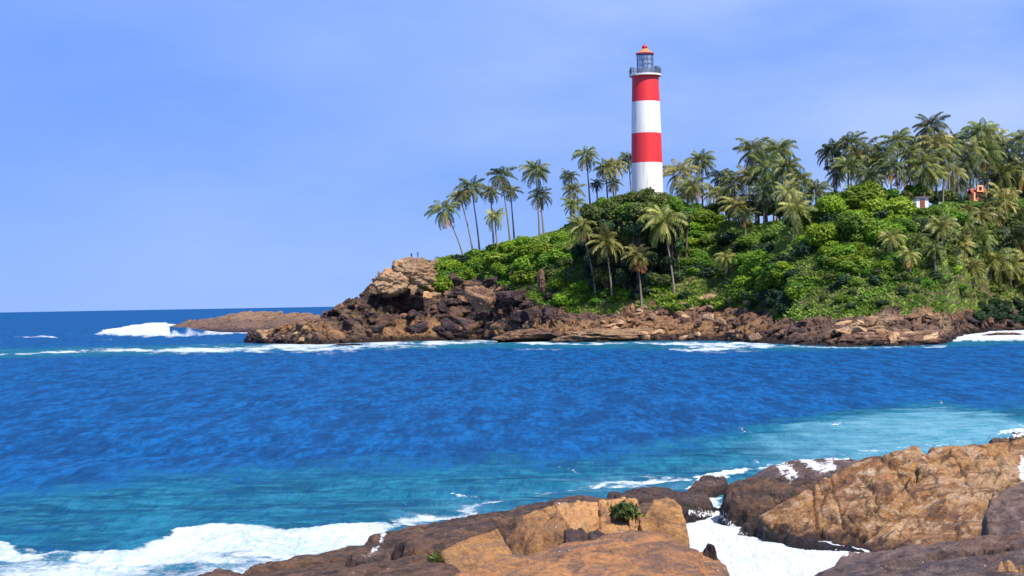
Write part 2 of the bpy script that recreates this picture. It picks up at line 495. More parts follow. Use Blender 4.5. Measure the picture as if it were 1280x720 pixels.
A_TIP = float(ae(312, 428)[0])
def ground0(a, Y):
    Ys, Yr, zr, Yg, zg = land_knots(a)
    back = np.interp(a, [ae(420, 400)[0], ae(560, 400)[0], ae(760, 400)[0]], [10., 25., 160.])
    z = np.where(Y < Ys, (Y - Ys) * 0.35,
        np.where(Y < Yr, zr * np.clip((Y - Ys) / (Yr - Ys), 0, 1) ** 0.8,
        np.where(Y < Yg, zr + (zg - zr) * np.sin(np.clip((Y - Yr) / (Yg - Yr), 0, 1) * math.pi / 2) ** 1.05,
        np.where(Y < Yg + back, zg + 0.5 * np.minimum((Y - Yg) / 30, 1), zg + 0.5 - (Y - Yg - back) * 0.6))))
    z = z - np.clip((A_TIP - a) / 0.008, 0, 1) * (z + 2.5)
    return z

def rockness(a, Y):
    Ys, Yr, zr, Yg, zg = land_knots(a)
    r = 1 - sstep(-1.5, 2.0, Y - Yr + 2.5 * fbm(a * 60, Y * 0.12, octs=3, s=4))
    # the bare tan outcrop near the tip
    a0, a1 = float(ae(540, 340)[0]), float(ae(556, 340)[0])
    return np.maximum(r, 1 - sstep(a0, a1, a))

def ground(a, Y):
    z = ground0(a, Y); x = a * Y
    rk = rockness(a, Y)
    wx = x + 1.5 * fbm(x * .2, Y * .2, octs=2, s=31); wy = Y + 1.5 * fbm(x * .2 + 9, Y * .2, octs=2, s=32)
    f1, f2, rid, vx, vy = cells(wx / 4.2, wy / 3.2, 3)
    g1, g2, rid2, ux, uy = cells(wx / 1.7 + 3, wy / 1.4, 8)
    rz = (rid - .5) * 2.2 + vx * (rid * 3 % 1 - .5) * 2 - 0.8 * np.exp(-((f2 - f1) / .10) ** 2)
    rz = rz + (rid2 - .5) * 1.0 + uy * 0.4 - 0.35 * np.exp(-((g2 - g1) / .12) ** 2) + 0.35 * fbm(x * .8, Y * .8, octs=4, s=5)
    amp = np.clip((z + 0.8) / 2.5, 0.2, 1.0) * np.where(Y < land_knots(a)[0] + 3, 0.5, 1.0)
    amp = amp * np.interp(a, [float(ae(380, 400)[0]), float(ae(450, 400)[0])], [.5, 1.0])
    amp = amp * np.interp(a, [float(ae(690, 400)[0]), float(ae(730, 400)[0])], [1.0, .62])
    soft = 0.7 * fbm(x * .12, Y * .12, octs=3, s=21)
    return z + rk * rz * amp * 1.0 + (1 - rk) * soft

def tone_at(px, py, x, y):
    """natural rock colour of the headland by place"""
    n = fbm(x * .10, y * .10, octs=3, s=40); n2 = fbm(x * .4, y * .3, octs=3, s=44)
    brown = np.array([.22, .13, .095]); dark = np.array([.040, .027, .031]); tan = np.array([.76, .50, .29]); orange = np.array([.60, .31, .12]); red = np.array([.36, .17, .11])
    t = np.zeros(px.shape + (3,)) + brown
    def blend(c, w): 
        nonlocal t
        w = np.clip(w, 0, 1)[..., None]; t = t * (1 - w) + c * w
    wpx = px + 14 * n2; wpy = py + 7 * n
    box = lambda x0, x1, y0, y1, f=8: sstep(x0 - f, x0 + f, wpx) * (1 - sstep(x1 - f, x1 + f, wpx)) * sstep(y0 - f * .5, y0 + f * .5, wpy) * (1 - sstep(y1 - f * .5, y1 + f * .5, wpy))
    blend(dark, box(400, 705, 340, 403) * .95)
    blend(tan, box(466, 560, 300, 366))
    blend(dark, box(440, 560, 372, 392) * .4)
    blend(orange, box(318, 400, 398, 414, 5) * .9)
    blend(orange, box(400, 700, 402, 422) * sstep(-.35, .15, n) * .9)
    blend(orange, box(690, 960, 400, 421) * .95)
    blend(red, box(770, 950, 350, 402) * .8)
    blend(orange, box(770, 950, 350, 402) * sstep(0, .4, n2) * .8)
    blend(tan, box(1040, 1190, 385, 425) * sstep(-.25, .25, n) * .85)
    blend(orange, box(1120, 1210, 378, 400) * .5)
    blend(dark, box(1215, 1400, 375, 420) * .9)
    blend(brown, box(1000, 1200, 418, 436) * .7)
    return t

def build_land():
    ac = np.concatenate([np.linspace(ae(296, 400)[0], ae(1290, 400)[0], 1500), np.linspace(ae(1292, 400)[0], 1.1, 120)])
    v = np.concatenate([np.linspace(-0.5, 0, 8)[:-1], np.linspace(0, 1, 90)[:-1], np.linspace(1, 2, 70)[:-1], np.linspace(2, 5, 22)])
    A = np.repeat(ac[None], len(v), 0); Vv = np.repeat(v[:, None], len(ac), 1)
    Ys, Yr, zr, Yg, zg = land_knots(A)
    Y = np.where(Vv < 0, Ys + Vv * 16, np.where(Vv < 1, Ys + Vv * (Yr - Ys), np.where(Vv < 2, Yr + (Vv - 1) * (Yg - Yr), Yg + (Vv - 2) * 80)))
    Z = ground(A, Y)
    X = A * Y
    rk = rockness(A, Y)
    # overhangs and broken faces: push the rock sideways too
    X = X + rk * 0.7 * fbm(X * .5, Y * .5, Z * .5, 3, 61); Y2 = Y + rk * 0.9 * fbm(X * .5, Y * .5 + 7, Z * .5, 3, 62)
    px, py = project(X, Y2, Z)
    T = tone_at(px, py, X, Y2)
    soil = np.array([.13, .12, .045]); n = fbm(X * .15, Y2 * .15, octs=3, s=70)
    S = soil + np.clip(n, -1, 1)[..., None] * np.array([.05, .01, .01])
    T = T * rk[..., None] + S * (1 - rk[..., None])
    me = raw_mesh('headland', np.stack([X, Y2, Z], -1).reshape(-1, 3), grid_faces(*X.shape))
    vattr(me, 'tone', T.reshape(-1, 3))
    o = link('headland_terrain', me, M_land)
    tag(o, kind='structure')
build_land()

# far low spit of rock beyond the tip
def build_spit():
    top = tab([(196, 416), (206, 409), (222, 405), (240, 400), (275, 396), (300, 390), (350, 391), (385, 392), (405, 396), (440, 402)])
    a = np.linspace(ae(196, 410)[0], ae(440, 400)[0], 420)
    Ymid = np.interp(a, [a[0], ae(330, 400)[0], a[-1]], [600, 610, 560])
    half = np.interp(a, [a[0], ae(225, 400)[0], ae(300, 400)[0], a[-1]], [4, 30, 55, 60])
    zt = CAM[2] + np.interp(a, *top) * Ymid
    v = np.linspace(-1, 1, 120)
    A = np.repeat(a[None], len(v), 0); Vv = np.repeat(v[:, None], len(a), 1)
    Y = Ymid + Vv * half; X = A * Y
    prof = np.where(Vv < 0, np.clip(1 + Vv, 0, 1) ** .55, np.clip(1 - Vv, 0, 1) ** .5)
    Z = zt * prof - 1.2 * (1 - prof)
    f1, f2, rid, vx, vy = cells(X / 7 + 1.3, Y / 6, 13)
    Z = Z + prof * ((rid - .5) * 1.0 + vx * .6 - .5 * np.exp(-((f2 - f1) / .1) ** 2) + .5 * fbm(X * .3, Y * .3, octs=4, s=9))
    me = raw_mesh('spit', np.stack([X, Y, Z], -1).reshape(-1, 3), grid_faces(*X.shape))
    px, py = project(X, Y, Z)
    w = sstep(225, 300, px + 20 * fbm(X * .05, Y * .05, octs=2, s=3))[..., None] * sstep(402, 396, py)[..., None]
    T = np.array([.24, .14, .10]) * (1 - w) + np.array([.46, .28, .16]) * w
    vattr(me, 'tone', T.reshape(-1, 3))
    tag(link('rock_spit_terrain', me, M_land), kind='structure')
build_spit()

# ------------------------------------------------------------------ boulders (closed cut-stone shapes)
def ico(sub):
    import bmesh
    bm = bmesh.new(); bmesh.ops.create_icosphere(bm, subdivisions=sub, radius=1.0)
    V = np.array([v.co[:] for v in bm.verts]); Fc = np.array([[v.index for v in f.verts] for f in bm.faces]); bm.free()
    return V / np.linalg.norm(V, axis=1)[:, None], Fc
ICO4 = ico(4); ICO5 = ico(5)

def stone(seed, dims=(1, .8, .6), sub=ICO4, nplanes=15, rough=0.10, soft=40):
    r = np.random.default_rng(seed)
    D, Fc = sub
    P = r.normal(size=(nplanes, 3)); P /= np.linalg.norm(P, axis=1)[:, None]
    P = np.concatenate([P, [[0, 0, 1], [0, 0, -1]]])
    dist = r.uniform(.72, 1.0, len(P))
    q = np.maximum(D @ P.T, 0) / dist
    R = 1 / ((q ** soft).sum(1)) ** (1 / soft)
    R = np.clip(R, .3, 1.5)
    R = R * (1 + rough * fbm(D[:, 0] * 2.2 + seed, D[:, 1] * 2.2, D[:, 2] * 3.2, 5, seed, .6) - rough * .7 * np.exp(-(perlin(D[:, 0] * 2 + seed, D[:, 1] * 2, D[:, 2] * 2.6, seed + 2) / .09) ** 2))
    return D * R[:, None] * np.array(dims), Fc

stones = {}
def get_stone(k, mt):
    key = (k % 12, mt.name)
    if key not in stones:
        r = random.Random(k % 12)
        V, Fc = stone(k % 12 + 50, (1, r.uniform(.65, 1), r.uniform(.5, .85)))
        me = raw_mesh('boulder', V, Fc, True)
        me.materials.append(mt)
        stones[key] = me
    return stones[key]

def to_ground(px, py):
    """where the ray through a picture point first meets the headland"""
    a, e = ae(px, py)
    a = float(a); e = float(e)
    Ys = float(land_knots(np.array([a]))[0][0])
    Y = np.linspace(Ys - 2, Ys + 180, 900)
    z = ground(np.full(900, a), Y)
    k = np.nonzero(z >= CAM[2] + e * Y)[0]
    if len(k) == 0: return None
    Y0 = Y[k[0]]
    return a, Y0, float(z[k[0]])

zones = [  # x0,x1,y0,y1,count, size range, material choices, group, where
    (322, 400, 410, 426, 12, (.7, 1.5), (M_bb, M_bt, M_bd), 'boulders on the low rocks at the tip of the headland', 'on the low rocks at the tip'),
    (405, 470, 380, 420, 22, (.8, 1.9), (M_bd, M_bd, M_bb), 'boulders below the left end of the tan outcrop', 'below the left end of the tan outcrop'),
    (466, 552, 328, 372, 20, (1.2, 3.0), (M_bt, M_bt, M_bt), 'boulders of the bare tan outcrop', 'of the bare outcrop left of the green bushes'),
    (475, 580, 368, 424, 34, (.8, 2.6), (M_bd, M_bb, M_bd), 'boulders under the bare tan outcrop', 'in the pile under the bare tan outcrop'),
    (560, 700, 350, 424, 54, (.8, 3.2), (M_bd, M_bd, M_bb), 'boulders in the dark cliff below the bright bushes', 'in the dark cliff below the bright bushes'),
    (700, 860, 398, 425, 26, (.6, 1.7), (M_bb, M_bt, M_bb), 'boulders on the shore below the leaning palms', 'on the shore below the leaning palms'),
    (790, 950, 372, 400, 30, (.5, 1.5), (M_bt, M_bb, M_bt), 'boulders on the reddish earth bank', 'on the reddish earth bank'),
    (860, 1040, 404, 428, 22, (.6, 1.5), (M_bb, M_bd, M_bt), 'boulders on the shore in the middle of the bay', 'on the shore in the middle of the bay'),
    (1040, 1190, 396, 430, 28, (.6, 1.8), (M_bt, M_bb, M_bt), 'boulders on the jutting tan ledge', 'on the jutting tan ledge at the right'),
    (1180, 1280, 394, 412, 12, (.6, 1.8), (M_bd, M_bb, M_bd), 'boulders at the foot of the dark bank', 'at the foot of the dark bank at the right'),
]
words_of = {M_bt.name: 'tan', M_bb.name: 'brown', M_bd.name: 'dark'}
kk = 0
for (x0, x1, y0, y1, cnt, (s0, s1), mats_, grp, where) in zones:
    for _ in range(cnt):
        px, py = random.uniform(x0, x1), random.uniform(y0, y1)
        g = to_ground(px, py)
        if g is None: continue
        a, Y, z = g
        sz = s0 + (s1 - s0) * random.random() ** 1.8
        mt = random.choice(mats_)
        o = bpy.data.objects.new('boulder', get_stone(kk, mt)); C.objects.link(o); kk += 1
        o.location = (a * Y, Y + .2 * sz, z + .12 * sz)
        o.scale = (sz * random.uniform(.8, 1.3), sz, sz * random.uniform(.7, 1.1))
        o.rotation_euler = (random.uniform(-.3, .3), random.uniform(-.3, .3), random.uniform(0, 6.28))
        size = 'large' if sz > s0 + .55 * (s1 - s0) else 'small'
        tag(o, f'{size} {words_of[mt.name]} boulder {where}', 'boulder', grp)

# named single rocks on the far shore
def far_rock(px, py, dims, mt, seed, label, z=None, Y=None, rz=0.0):
    if Y is None:
        p = at_z(px, py, 0.0)
    else:
        a, e = ae(px, py); p = np.array([float(a) * Y, Y, CAM[2] + float(e) * Y])
    V, Fc = stone(seed, dims, ICO5, rough=.15)
    me = raw_mesh('rock', V, Fc, True)
    o = link('rock', me, mt, None, (p[0], p[1], p[2] + (z or 0))); o.rotation_euler = (0, 0, rz)
    tag(o, label, 'rock')
far_rock(352, 429, (5.4, 4.5, 3.4), M_bt, 301, 'rounded tan and brown rock at the water, at the tip of the headland', z=.6)
far_rock(1105, 432, (11.5, 5, 3.2), M_bb, 303, 'long dark brown rock ledge jutting into the bay from the right shore', z=.0)
far_rock(1075, 412, (7, 4, 3.2), M_bt, 305, 'tan rock shelf on top of the jutting brown ledge', z=None, Y=300)
far_rock(1093, 390, (1.9, 1.5, 2.4), M_bt, 306, 'pointed orange rock standing on the tan ledge below the palms', Y=306)
far_rock(1255, 421, (4.4, 2.0, .9), M_bb, 307, 'low flat brown rock awash in white foam at the right', z=.0)
far_rock(1290, 413, (4.4, 2.6, 1.9), M_bd, 308, 'grey rock at the right edge behind the white foam')
far_rock(765, 419, (11, 5, 1.7), M_bt, 309, 'long low orange rock slab along the water below the leaning palms', Y=341)
far_rock(655, 420, (6, 4, 1.7), M_bb, 310, 'low brown rock slab along the water below the dark cliff', Y=350)
far_rock(603, 374, (3.2, 2.4, 3.0), M_bb, 311, 'big rounded brown boulder bulging from the dark cliff', Y=361)
far_rock(488, 354, (4.4, 4, 3.2), M_bt, 312, 'big bright tan rock at the left end of the bare outcrop', Y=380)
far_rock(521, 343, (4.6, 4, 3.2), M_bt, 313, 'bright tan rock at the top of the bare outcrop beside the bushes', Y=381)
far_rock(677, 352, (.9, .9, 3.0), M_bb, 314, 'upright reddish rock pillar between two bright green bushes', Y=360)
far_rock(430, 432, (3.2, 1.5, .5), M_bd, 315, 'small dark rock just awash in the surf at the tip of the headland')

# ------------------------------------------------------------------ lighthouse
def lighthouse():
    YL = 384.0
    a, e = ae(809.2, 236.0); zb = CAM[2] + float(e) * YL
    s = YL / F_PX
    base = (float(a) * YL, YL, zb - 3.0)
    root = empty('lighthouse', base)
    tag(root, 'tall round red and white banded lighthouse on top of the green hill', 'lighthouse')
    white, nt, bs, out = mat('white_paint')
    geo = N(nt, 'ShaderNodeNewGeometry')
    mp = N(nt, 'ShaderNodeMapping'); mp.inputs['Scale'].default_value = (1.4, 1.4, .12); nt.links.new(geo.outputs['Position'], mp.inputs[0])
    n = noise(nt, mp.outputs[0], 1.0, 5, .6)
    nt.links.new(mixc(nt, mrange(nt, n, .45, .68, 0, .6), (.82, .76, .69), (.56, .50, .44)), bs.inputs['Base Color']); bs.inputs['Roughness'].default_value = .6
    red, nt, bs, out = mat('red_paint')
    geo = N(nt, 'ShaderNodeNewGeometry')
    mp = N(nt, 'ShaderNodeMapping'); mp.inputs['Scale'].default_value = (1.4, 1.4, .12); nt.links.new(geo.outputs['Position'], mp.inputs[0])
    n = noise(nt, mp.outputs[0], 1.0, 5, .6)
    nt.links.new(mixc(nt, mrange(nt, n, .45, .68, 0, .6), (.80, .024, .027), (.50, .045, .04)), bs.inputs['Base Color']); bs.inputs['Roughness'].default_value = .5
    orange = plain('orange_roof_paint', (.62, .20, .06), .5)
    redb = plain('red_ball_paint', (.55, .03, .03), .5)
    steel = plain('blue_grey_steel', (.16, .20, .26), .45, .3)
    H = lambda py: (236.0 - py) * s + 3.0           # height above the object's base
    # tower
    t = MB(); seg = 48
    prof = [(7.5 / 2 + .25, -3), (39.2 * s / 2, H(236)), (38.6 * s / 2, H(204)), (37.2 * s / 2, H(167)), (35.2 * s / 2, H(127.5)), (33.4 * s / 2, H(99))]
    t.lathe(prof, seg, [0, 0, 1, 0, 1]);
    t.build('tower', [white, red], root, True)
    # flared top and gallery slab
    c = MB(); c.lathe([(33.4 * s / 2, H(99)), (33.8 * s / 2, H(97)), (35.2 * s / 2, H(95.6))], seg, 0)
    c.build('corbel', [red], root, True)
    g = MB()
    R = 20.4 * s
    g.lathe([(36.2 * s / 2, H(95.5)), (R, H(95.2)), (R, H(93.2)), (22 * s / 2, H(93.0))], seg)
    gal = g.build('gallery', [white], root)
    # railing
    rl = MB(); Rr = R - .12
    for hz in (.45, .8, 1.15):
        rl.tube([(Rr * math.cos(2 * math.pi * k / 48), Rr * math.sin(2 * math.pi * k / 48), H(93.1) + hz) for k in range(49)], .045, 6)
    for k in range(28):
        an = 2 * math.pi * k / 28
        rl.tube([(Rr * math.cos(an), Rr * math.sin(an), H(93.2)), (Rr * math.cos(an), Rr * math.sin(an), H(93.1) + 1.17)], .06, 6)
    rl.build('railing', [steel], gal)
    for an in (math.pi * 1.08, -0.12, math.pi * 1.5 + .9):
        b = MB(); b.box(((Rr - .5) * math.cos(an), (Rr - .5) * math.sin(an), H(93) + .85), (.42, .5, .85), an); b.build('equipment_box', [steel], gal)
    # lantern room
    rL = 21 * s / 2
    l = MB(); l.lathe([(rL, H(93)), (rL, H(87)), (rL - .12, H(86.8)), (.1, H(86.8))], 32)
    lant = l.build('lantern_room', [steel], root, False)
    glass, nt, bs, out = mat('lantern_glass')
    bs.inputs['Base Color'].default_value = (.55, .68, .85, 1); bs.inputs['Roughness'].default_value = .05
    bs.inputs['Transmission Weight'].default_value = .75; bs.inputs['IOR'].default_value = 1.1
    gm = MB(); gm.lathe([(rL - .14, H(86.8)), (rL - .14, H(67.5))], 32); gm.build('glass', [glass], lant, True)
    mu_ = MB()
    for k in range(12):
        an = 2 * math.pi * (k + .5) / 12
        p = ((rL - .06) * math.cos(an), (rL - .06) * math.sin(an))
        mu_.tube([(p[0], p[1], H(87)), (p[0], p[1], H(67))], .085, 6)
    for py in (80, 74):
        mu_.tube([((rL - .05) * math.cos(2 * math.pi * k / 32), (rL - .05) * math.sin(2 * math.pi * k / 32), H(py)) for k in range(33)], .06, 6)
    mu_.build('glazing_bars', [steel], lant)
    le = MB(); le.lathe([(.1, H(86)), (.5, H(84)), (.95, H(78)), (.5, H(72)), (.1, H(70))], 20)
    le.build('lens', [plain('lens_glass', (.5, .6, .7), .1, .2)], lant, True)
    d = MB(); d.lathe([(rL - .3, H(67.6)), (rL + .22, H(67.4)), (rL + .22, H(66.4)), (rL * .62, H(64)), (rL * .36, H(61.5)), (rL * .34, H(60.5)), (.02, H(60.4))], 32, [1, 1, 0, 0, 0, 0])
    dome = d.build('roof', [orange, redb], root, False)
    b = MB(); rb = 3.6 * s
    b.lathe([(.02, H(60.6))] + [(rb * math.sin(q), H(58.4) - rb * math.cos(q) * .8) for q in np.linspace(.3, math.pi - .02, 12)], 20)
    b.build('ball', [redb], dome, True)
    v = MB(); v.tube([(0, 0, H(56)), (0, 0, H(51.5))], .05, 5); v.build('lightning_rod', [steel], dome)
    return base
LH = lighthouse()

# ------------------------------------------------------------------ houses on the hill
def house(px, py, Y, w, d, h, wallc, roofc, label, gable=True):
    a, e = ae(px, py); base = (float(a) * Y, Y, CAM[2] + float(e) * Y)
    root = empty('house', base); tag(root, label, 'house')
    mw = plain('house_wall', wallc, .8, nscale=.8); mr = plain('house_roof', roofc, .8, nscale=1.2); dk = plain('house_opening', (.03, .03, .035), .4)
    fr = plain('house_trim', tuple(min(1, v * 1.25) for v in wallc), .7)
    b = MB(); b.box((0, 0, h / 2), (w / 2, d / 2, h / 2)); b.build('wall', [mw], root)
    r = MB()
    if gable:
        n = 0; x = w / 2 + .4; y = d / 2 + .4; t = h + .02; k = h * .42
        for sx in (1,):
            r.quad((-x, -y, t), (x, -y, t), (x, 0, t + k), (-x, 0, t + k)); r.quad((x, y, t), (-x, y, t), (-x, 0, t + k), (x, 0, t + k))
            r.quad((-x, -y, t - .2), (-x, -y, t), (-x, 0, t + k), (-x, 0, t + k - .2)); r.quad((x, -y, t - .2), (x, 0, t + k - .2), (x, 0, t + k), (x, -y, t))
            r.quad((-x, -y, t - .2), (x, -y, t - .2), (x, -y, t), (-x, -y, t))
            r.quad((-x, -y, t - .2), (-x, y, t - .2), (x, y, t - .2), (x, -y, t - .2))
        ro = r.build('roof', [mr], root)
        g = MB(); g.box((0, -d / 2 - .1, h + 1.0), (.8, .7, .85)); gb = g.build('gable_dormer', [fr], root)
        g = MB(); g.box((0, -d / 2 - .83, h + 1.0), (.35, .03, .45)); g.build('pane', [dk], gb)
        for s in (-1, 1):
            c = MB(); c.box((s * (w / 2 - .2), -d / 2 - .6, h / 2), (.2, .2, h / 2)); c.build('column', [fr], root)
    else:
        r.box((0, 0, h + .12), (w / 2 + .35, d / 2 + .35, .12)); r.build('roof', [mr], root)
    for i, xx in enumerate((-w * .3, w * .3) if gable else ()):
        f = MB(); f.box((xx, -d / 2 - .03, h * .58), (.55, .06, .6)); fo = f.build('window', [fr], root)
        f = MB(); f.box((xx, -d / 2 - .07, h * .58), (.42, .05, .47)); f.build('pane', [dk], fo)
    f = MB(); f.box((0, -d / 2 - .04, 1.0), (.5, .06, 1.0)); f.build('door', [plain('door_paint', (.25, .07, .04), .6)], root)

gh2 = float(land_knots(ae(1222, 256)[0])[3]) - 5
house(1222, 254, gh2, 3.5, 4, 2.7, (.82, .36, .14), (.33, .07, .04), 'small orange house with a dark red roof among the palms at the right')
gh = float(land_knots(ae(1151, 259)[0])[3]) - 6
house(1151, 261, gh, 2.6, 3, 2.3, (.82, .80, .80), (.20, .13, .12), 'tiny white house with a flat roof half hidden behind the green hilltop', False)

# ------------------------------------------------------------------ palms
def make_frond(r, L, el0, curl, width=1.0):
    """local frond in the xz-plane heading +x; returns quads list"""
    n = 15; pts = []; p = np.zeros(3); el = el0
    for i in range(n + 1):
        pts.append(p.copy())
        el -= curl / n * (0.5 + 1.3 * i / n)
        p = p + np.array([math.cos(el), 0, math.sin(el)]) * L / n
    Q = []
    for i in range(n):                                   # rachis
        w = .055 * (1 - i / n) + .012
        a, b = pts[i], pts[i + 1]
        Q.append([a + [0, -w, 0], b + [0, -w, 0], b + [0, w, 0], a + [0, w, 0]])
    m = 26
    for k in range(m):
        t = .14 + .86 * (k + .5) / m
        i = min(int(t * n), n - 1); f = t * n - i
        c = pts[i] * (1 - f) + pts[i + 1] * f
        d = pts[i + 1] - pts[i]; d /= np.linalg.norm(d)
        ll = L * .27 * width * (math.sin(math.pi * min(1, t * .82 + .12)) ** .6) * r.uniform(.8, 1.1)
        for s in (-1, 1):
            droop = r.uniform(.35, .85)
            dirn = d * .55 + np.array([0, s * 1.0, 0]) * math.cos(droop) + np.array([0, 0, -1]) * math.sin(droop)
            dirn /= np.linalg.norm(dirn)
            wv = d * .068
            mid = c + dirn * ll * .55 + wv * .2; tip = c + dirn * ll + np.array([0, 0, -.18 * ll])
            Q.append([c - wv, mid - wv, tip, mid + wv * 1.2])
    return Q

def palm_crown(seed, L=3.9, n=24, dead=0, sparse=1.0):
    r = random.Random(seed); V = []; rn = []; mi = []
    total = int(n * sparse)
    for k in range(total + dead):
        t = (k + .5) / total
        isd = k >= total
        el0 = math.radians(86 - 126 * (t ** .9)) if not isd else math.radians(-55)
        curl = math.radians(r.uniform(55, 95)) * (1 if not isd else .4)
        if isd: curl = .3
        az = k * 2.399 + r.uniform(-.3, .3)
        Q = np.array(make_frond(r, L * r.uniform(.82, 1.1) * (1 - .2 * (t < .12)), el0, curl))
        tw = r.uniform(-.3, .3)
        ct, st = math.cos(tw), math.sin(tw)
        y, z = Q[..., 1] * ct - Q[..., 2] * 0, Q[..., 2] + Q[..., 1] * st
        x = Q[..., 0]
        ca, sa = math.cos(az), math.sin(az)
        Q = np.stack([x * ca - y * sa, x * sa + y * ca, z], -1)
        V.append(Q.reshape(-1, 4, 3)); base = r.random() * .6
        rn.append(np.repeat(np.clip(base + .4 * np.random.default_rng(seed * 99 + k).random(len(Q)), 0, 1), 4)); mi.append(np.full(len(Q), 1 if isd else 0))
    V = np.concatenate(V).reshape(-1, 3); Fq = np.arange(len(V)).reshape(-1, 4)
    me = raw_mesh('palm_crown', V, Fq, False)
    vattr(me, 'rnd', np.concatenate(rn))
    me.polygons.foreach_set('material_index', np.concatenate(mi).astype(np.int32))
    return me

crown_meshes = {}
def get_crown(k, mt, dead=0):
    key = (k, mt.name, dead)
    if key not in crown_meshes:
        me = palm_crown(k * 13 + 5, n=(27, 23, 30, 25)[k % 4], dead=dead)
        me.materials.append(mt); me.materials.append(L_dead)
        crown_meshes[key] = me
    return crown_meshes[key]

SKY = 'palms on the skyline left of the lighthouse'
def palm(cx, cy, rpx, bx, v, label, mt=None, dead=0, grp='coconut palms on the headland', k=[0]):
    """crown centre and radius in picture px, base column, v: 0..1 shore to rock top, 1..2 up the slope, >2 behind the ridge (m/40)"""
    mt = mt or L_palm
    k[0] += 1
    if not dead and k[0] % 4 == 1: dead = 3
    a, e = ae(cx, cy); a = float(a); e = float(e)
    Ys, Yr, zr, Yg, zg = [float(q) for q in land_knots(np.array(a))]
    Y = Yr + (v - 1) * (Yg - Yr) if v < 2 else Yg + (v - 2) * 40
    ab = float(ae(bx, cy + 40)[0])
    while True:                                           # step towards the shore until the trunk has room
        zc = CAM[2] + e * Y
        zg_ = float(ground(np.array([ab]), np.array([Y]))[0]) - .3
        if zc - zg_ > 4.5 or Y < Ys + 3: break
        Y -= .8
    h = max(zc - zg_, 3.0)
    zg_ = zc - h
    root = empty('palm_tree', (ab * Y, Y, zg_))
    tag(root, label, 'palm tree', grp)
    top = np.array([(a - ab) * Y, random.uniform(-.5, .5), h])
    pts = []; rad = []
    for i in range(11):
        t = i / 10
        pts.append((top[0] * (t ** 1.35 if abs(top[0]) > 1 else t), top[1] * t, top[2] * t)); rad.append(.23 - .09 * t + .12 * (1 - t) ** 6)
    b = MB(); b.tube(pts, rad, 8)
    b.build('trunk', [M_trunk], root, True)
    R = rpx * Y / F_PX * (1.12 if grp == SKY else 1.26)
    co = bpy.data.objects.new('crown', get_crown(k[0] % 6, mt, dead)); C.objects.link(co); co.parent = root
    co.location = tuple(top); sc = R / 3.5
    sc *= random.uniform(.88, 1.12); co.scale = (sc * random.uniform(.9, 1.1), sc, sc * random.uniform(.9, 1.2)); co.rotation_euler = (random.uniform(-.2, .2), random.uniform(-.2, .2) + math.atan2(top[0], h) * .6, random.uniform(0, 6.28))

SKY = 'palms on the skyline left of the lighthouse'
palm(555, 262, 20, 579, 1.8, 'leftmost palm, leaning far out to the left over the headland tip', grp=SKY)
palm(575, 246, 17, 591, 1.9, 'second palm from the left, leaning left beside the leftmost one', grp=SKY)
palm(589, 234, 19, 599, 2.0, 'third palm from the left, taller, with a nearly straight trunk', grp=SKY)
palm(613, 240, 14, 617, 2.1, 'small crowned palm just left of the dense dark tall one', grp=SKY)
palm(626, 219, 19, 637, 2.0, 'tall palm with a dense dark crown leaning slightly left', L_palmd, grp=SKY)
palm(638, 238, 14, 643, 2.15, 'palm just right of and below the dense dark tall one', grp=SKY)
palm(618, 270, 15, 622, 1.8, 'short pale palm standing low between the left skyline trunks', L_palmy, grp=SKY)
palm(670, 213, 17, 674, 2.15, 'upper of two palms one above the other in the gap before the lighthouse', grp=SKY)
palm(675, 244, 17, 680, 2.0, 'lower of two palms one above the other in the gap before the lighthouse', L_palmd, grp=SKY)
palm(711, 220, 15, 714, 2.2, 'top palm of the clump of three left of the slim high palm', L_palmd, grp=SKY)
palm(716, 238, 17, 718, 2.0, 'middle palm of the clump of three left of the slim high palm', grp=SKY)
palm(717, 256, 17, 719, 1.8, 'lowest palm of the clump of three left of the slim high palm', grp=SKY)
palm(733, 194, 15, 738, 2.1, 'slim high palm with a small crown standing above its neighbours', grp=SKY)
palm(757, 210, 15, 760, 2.2, 'palm with a pale crown halfway between the slim high palm and the lighthouse', L_palmy, grp=SKY)
palm(769, 208, 13, 770, 2.3, 'small palm close left of the lighthouse with a yellowish crown', L_palmy, grp=SKY)
palm(746, 230, 11, 747, 2.1, 'tiny dark palm low under the slim high palm', L_palmd, grp=SKY)
palm(767, 228, 11, 767, 2.2, 'tiny dark palm low beside the lighthouse foot', L_palmd, grp=SKY)
palm(786, 200, 16, 790, 2.9, 'palm partly hidden behind the left side of the lighthouse', L_palmd, grp=SKY)
MIDG = 'palms on the ridge right of the lighthouse'
palm(850, 216, 20, 853, 2.1, 'yellowish palm nearest the lighthouse on its right', L_palmy, grp=MIDG)
palm(877, 201, 19, 878, 2.3, 'slim palm with a bare pale trunk against the sky right of the lighthouse', L_palm, grp=MIDG)
palm(866, 232, 15, 866, 1.9, 'low palm between the yellowish one and the slim bare trunk', L_palm, grp=MIDG)
palm(901, 222, 15, 902, 2.4, 'narrow dark palm in the gap right of the slim bare trunk', L_palmd, grp=MIDG)
palm(918, 228, 20, 920, 2.1, 'shaggy palm left of the tall triple clump', L_palm, grp=MIDG)
palm(922, 256, 18, 924, 1.8, 'pale low palm in front of the shaggy one', L_palmy, grp=MIDG)
palm(943, 188, 22, 948, 2.3, 'left palm of the tall triple clump on the ridge', L_palm, grp=MIDG)
palm(974, 188, 20, 970, 2.4, 'right palm of the tall triple clump on the ridge', L_palm, grp=MIDG)
palm(957, 210, 23, 958, 2.1, 'middle palm of the tall triple clump on the ridge', L_palm, grp=MIDG)
palm(954, 240, 18, 955, 1.9, 'dark palm under the tall triple clump', L_palmd, grp=MIDG)
